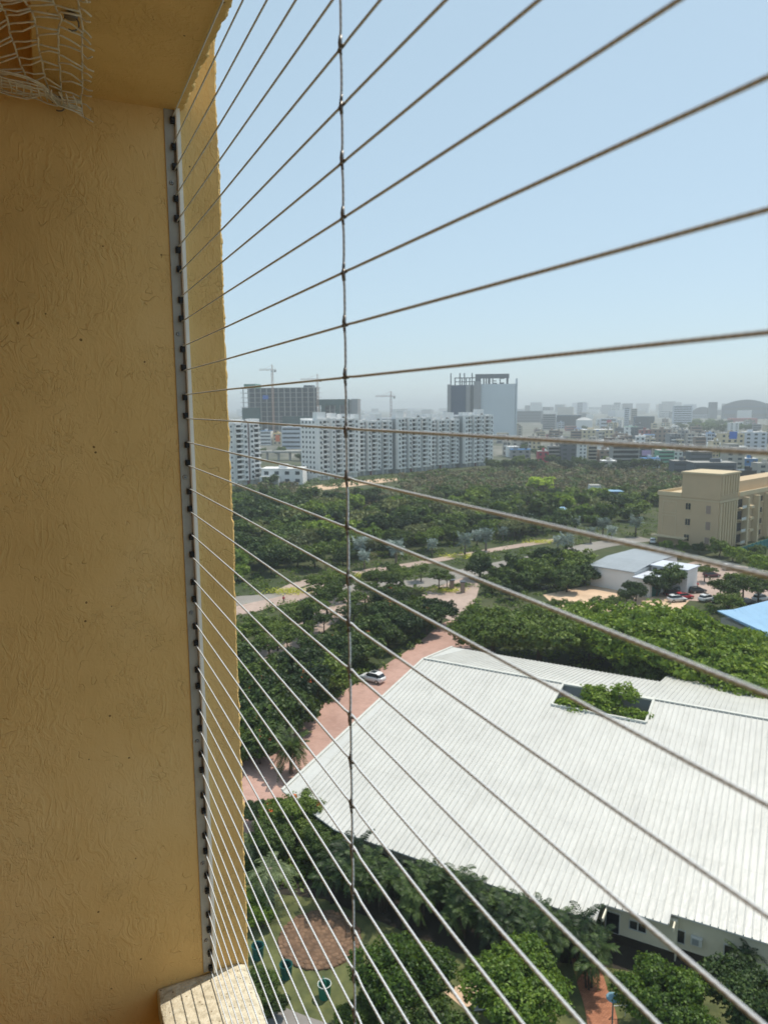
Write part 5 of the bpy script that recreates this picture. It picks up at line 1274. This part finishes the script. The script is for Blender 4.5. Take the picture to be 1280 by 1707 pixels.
# the lime coloured tree and the edge of the wood
tree('far_a', 'lime_tree', 'bright lime yellow tree standing out of the dark wood', tb(901, 800, 6), (1.55, 1.55, 1.1), 1., mat='lf_lime')
BOUND = [(300, 985), (400, 976), (480, 960), (600, 943), (700, 931), (780, 917), (850, 904), (930, 892), (1000, 882), (1060, 878), (1110, 868), (1400, 860)]
def bound(x):
    for (a0, b0), (a1, b1) in zip(BOUND, BOUND[1:]):
        if a0 <= x <= a1: return b0 + (b1 - b0) * (x - a0) / (a1 - a0)
    return 985
def px_of(p):
    v = np.array([p[0], p[1], p[2] - H]); d = v @ F_; return 640 + FPX * (v @ RT) / d, 853.5 - FPX * (v @ UP) / d
rr = random.Random(23); cnt = 0
kinds = [('far_a', 'lf_mid'), ('far_b', 'lf_dark'), ('far_c', 'lf_olive'), ('far_a', 'lf_bright'), ('far_b', 'lf_mid'), ('far_b', 'lf_dark')]
labs = {'lf_mid': 'mid green tree in the wood beyond the road', 'lf_dark': 'dark green tree in the wood beyond the road', 'lf_olive': 'dull olive tree in the wood beyond the road', 'lf_bright': 'fresh bright green tree in the wood beyond the road'}
Y = 178.
while Y < 352:
    stp = 8.2 + (Y - 178) * .02
    X = -.24 * Y
    while X < .40 * Y:
        p = Vector((X + rr.uniform(-.4, .4) * stp, Y + rr.uniform(-.4, .4) * stp, 0)); X += stp
        x, y = px_of(p)
        if y > bound(x) - 4 or x < 378 or x > 1120: continue
        if x > 1075 and y > 850: continue
        if (x - 430) ** 2 / 900 + (y - 862) ** 2 / 64 < 1 or (x - 600) ** 2 / 1600 + (y - 862) ** 2 / 30 < 1: continue
        if cnt >= 292: continue
        k_, mt = kinds[rr.randrange(6)]; s_ = rr.uniform(.8, 1.35) * (.86 if Y > 300 else 1)
        if y > bound(x) - 16: s_ *= .8
        if Y < 245: k_ = {'far_a': 'mid_a', 'far_b': 'mid_b', 'far_c': 'mid_c'}[k_]
        tree(k_, 'wood_tree', labs[mt], p, (s_, s_, s_ * rr.uniform(.8, 1.15)), None, group=labs[mt].replace('tree', 'trees'), mat=mt); cnt += 1
    Y += stp
# farther scrub, too dense to count: clumps of leaves over the whole tract
rng = np.random.default_rng(51); Vs = []; n_ = 0
for (n, ya, yb, r0, r1, h0, h1, name, mt, sc_) in ((2100, 318, 560, 1.6, 4.2, .6, 2.8, 'scrub', 'lf_scrub', .8), (620, 330, 600, 2.5, 4.6, 1.5, 4.2, 'dark_thicket', 'lf_dark', .8)):
    Yc = rng.uniform(ya, yb, n); Xc = Yc * rng.uniform(-.26, .62, n); keep = []
    for x_, y_ in zip(Xc, Yc):
        u_, v_ = px_of((x_, y_, 0)); ok = True
        if u_ < 822 and (v_ < 806 - (u_ - 500) * .075): ok = False
        if 500 < u_ < 670 and 795 < v_ < 822 and name == 'scrub': ok = False
        if (u_ - 430) ** 2 / 900 + (v_ - 864) ** 2 / 110 < 1 or (u_ - 600) ** 2 / 2000 + (v_ - 862) ** 2 / 50 < 1: ok = False
        if 975 < u_ < 1010 and 815 < v_ < 850: ok = False
        if u_ > 1080 and v_ > 855: ok = False
        if v_ < 776: ok = False
        keep.append(ok)
    Xc, Yc = Xc[keep], Yc[keep]; n = len(Xc); R0 = rng.uniform(r0, r1, n)[:, None]; Hh = rng.uniform(h0, h1, n)[:, None]
    per = 44; d = rng.normal(0, 1, (n, per, 3)); d[..., 2] = np.abs(d[..., 2]); d /= np.linalg.norm(d, axis=2)[..., None]
    C = np.stack([Xc, Yc, np.full(n, .3)], 1)[:, None] + d * np.stack([R0, R0, Hh], 2) * rng.uniform(.7, 1.05, (n, per, 1))
    N_ = d * .6 + [0, 0, .6]; N_ /= np.linalg.norm(N_, axis=2)[..., None]
    o = npmesh(name, *leaves(rng, C.reshape(-1, 3), N_.reshape(-1, 3), sc_), M[mt])
    tag(o, 'dense brownish green scrub covering the far tract' if name == 'scrub' else 'dark thicket scattered through the far scrub', 'scrub', kind='stuff')
# undergrowth between the roads and under the trees
def inpoly(x, y, P):
    c = False; n = len(P)
    for i in range(n):
        a, b = P[i], P[(i + 1) % n]
        if (a[1] > y) != (b[1] > y) and x < (b[0] - a[0]) * (y - a[1]) / (b[1] - a[1]) + a[0]: c = not c
    return c
rng = np.random.default_rng(61); C_ = []
hallP = [tuple(Vector((RL.x, RL.y, 0)) + ex * u_ + ey * v_)[:2] for u_, v_ in ((-2, -34.5), (LR, -34.5), (LR, 24), (-2, 16))]
while len(C_) < 3600:
    y_ = rng.uniform(62, 345) if len(C_) < 2900 else rng.uniform(62, 125); x_ = y_ * rng.uniform(-.27, .62)
    if y_ < 125 and x_ > -3: 
        if rng.random() < .8: continue
    u_, v_ = px_of((x_, y_, 0))
    if inpoly(x_, y_, hallP) or any(inpoly(x_, y_, P_) for P_ in PAVED): continue
    if u_ > 980 and 900 < v_ < 1010: continue
    C_.append((x_, y_, .1))
C_ = np.array(C_); n = len(C_); R0 = rng.uniform(.7, 2.0, n)[:, None]; Hh = rng.uniform(.3, 1.3, n)[:, None]; per = 30
d = rng.normal(0, 1, (n, per, 3)); d[..., 2] = np.abs(d[..., 2]); d /= np.linalg.norm(d, axis=2)[..., None]
Cc = C_[:, None] + d * np.stack([R0, R0, Hh], 2) * rng.uniform(.5, 1.05, (n, per, 1))
N_ = d * .5 + [0, 0, .7]; N_ /= np.linalg.norm(N_, axis=2)[..., None]
tag(npmesh('undergrowth', *leaves(rng, Cc.reshape(-1, 3), N_.reshape(-1, 3), .3), M['lf_mid']), 'low mixed undergrowth between the roads and trees', 'undergrowth', kind='stuff')
# trees between the houses
rr = random.Random(29)
for i in range(70):
    px = rr.uniform(824, 1300); yb = rr.uniform(706, 782); s_ = rr.uniform(.9, 1.6)
    if i < 22: px = rr.uniform(1145, 1262); yb = rr.uniform(706, 722); s_ = 1.9
    elif i < 34: px = rr.uniform(395, 500); yb = rr.uniform(748, 812); s_ = .9
    elif i < 46: px = 822 + (i - 34) * 24; yb = rr.uniform(772, 788); s_ = 1.1
    tree('far_b', 'town_tree', 'dark tree standing among the houses of the town', at(px, yb), s_, mat='lf_dark' if i % 2 else 'lf_mid', group='dark trees among the town houses')
# ------------------------------------------------------------------ haze
hz = MB().box(-8900, 8900, -50, 13900, -1, 112).build('haze', pm('x', (1, 1, 1)))
hm = bpy.data.materials.new('haze_air'); hm.use_nodes = True; t_ = hm.node_tree; t_.nodes.remove(t_.nodes['Principled BSDF'])
v_ = t_.nodes.new('ShaderNodeVolumePrincipled'); v_.inputs['Color'].default_value = (.90, .965, 1, 1); v_.inputs['Density'].default_value = .00028; v_.inputs['Anisotropy'].default_value = .2
t_.links.new(v_.outputs[0], t_.nodes['Material Output'].inputs['Volume']); hz.data.materials.clear(); hz.data.materials.append(hm)
tag(hz, 'pale blue air haze over the city', 'haze', kind='stuff')
bpy.data.materials.remove(bpy.data.materials['x'])
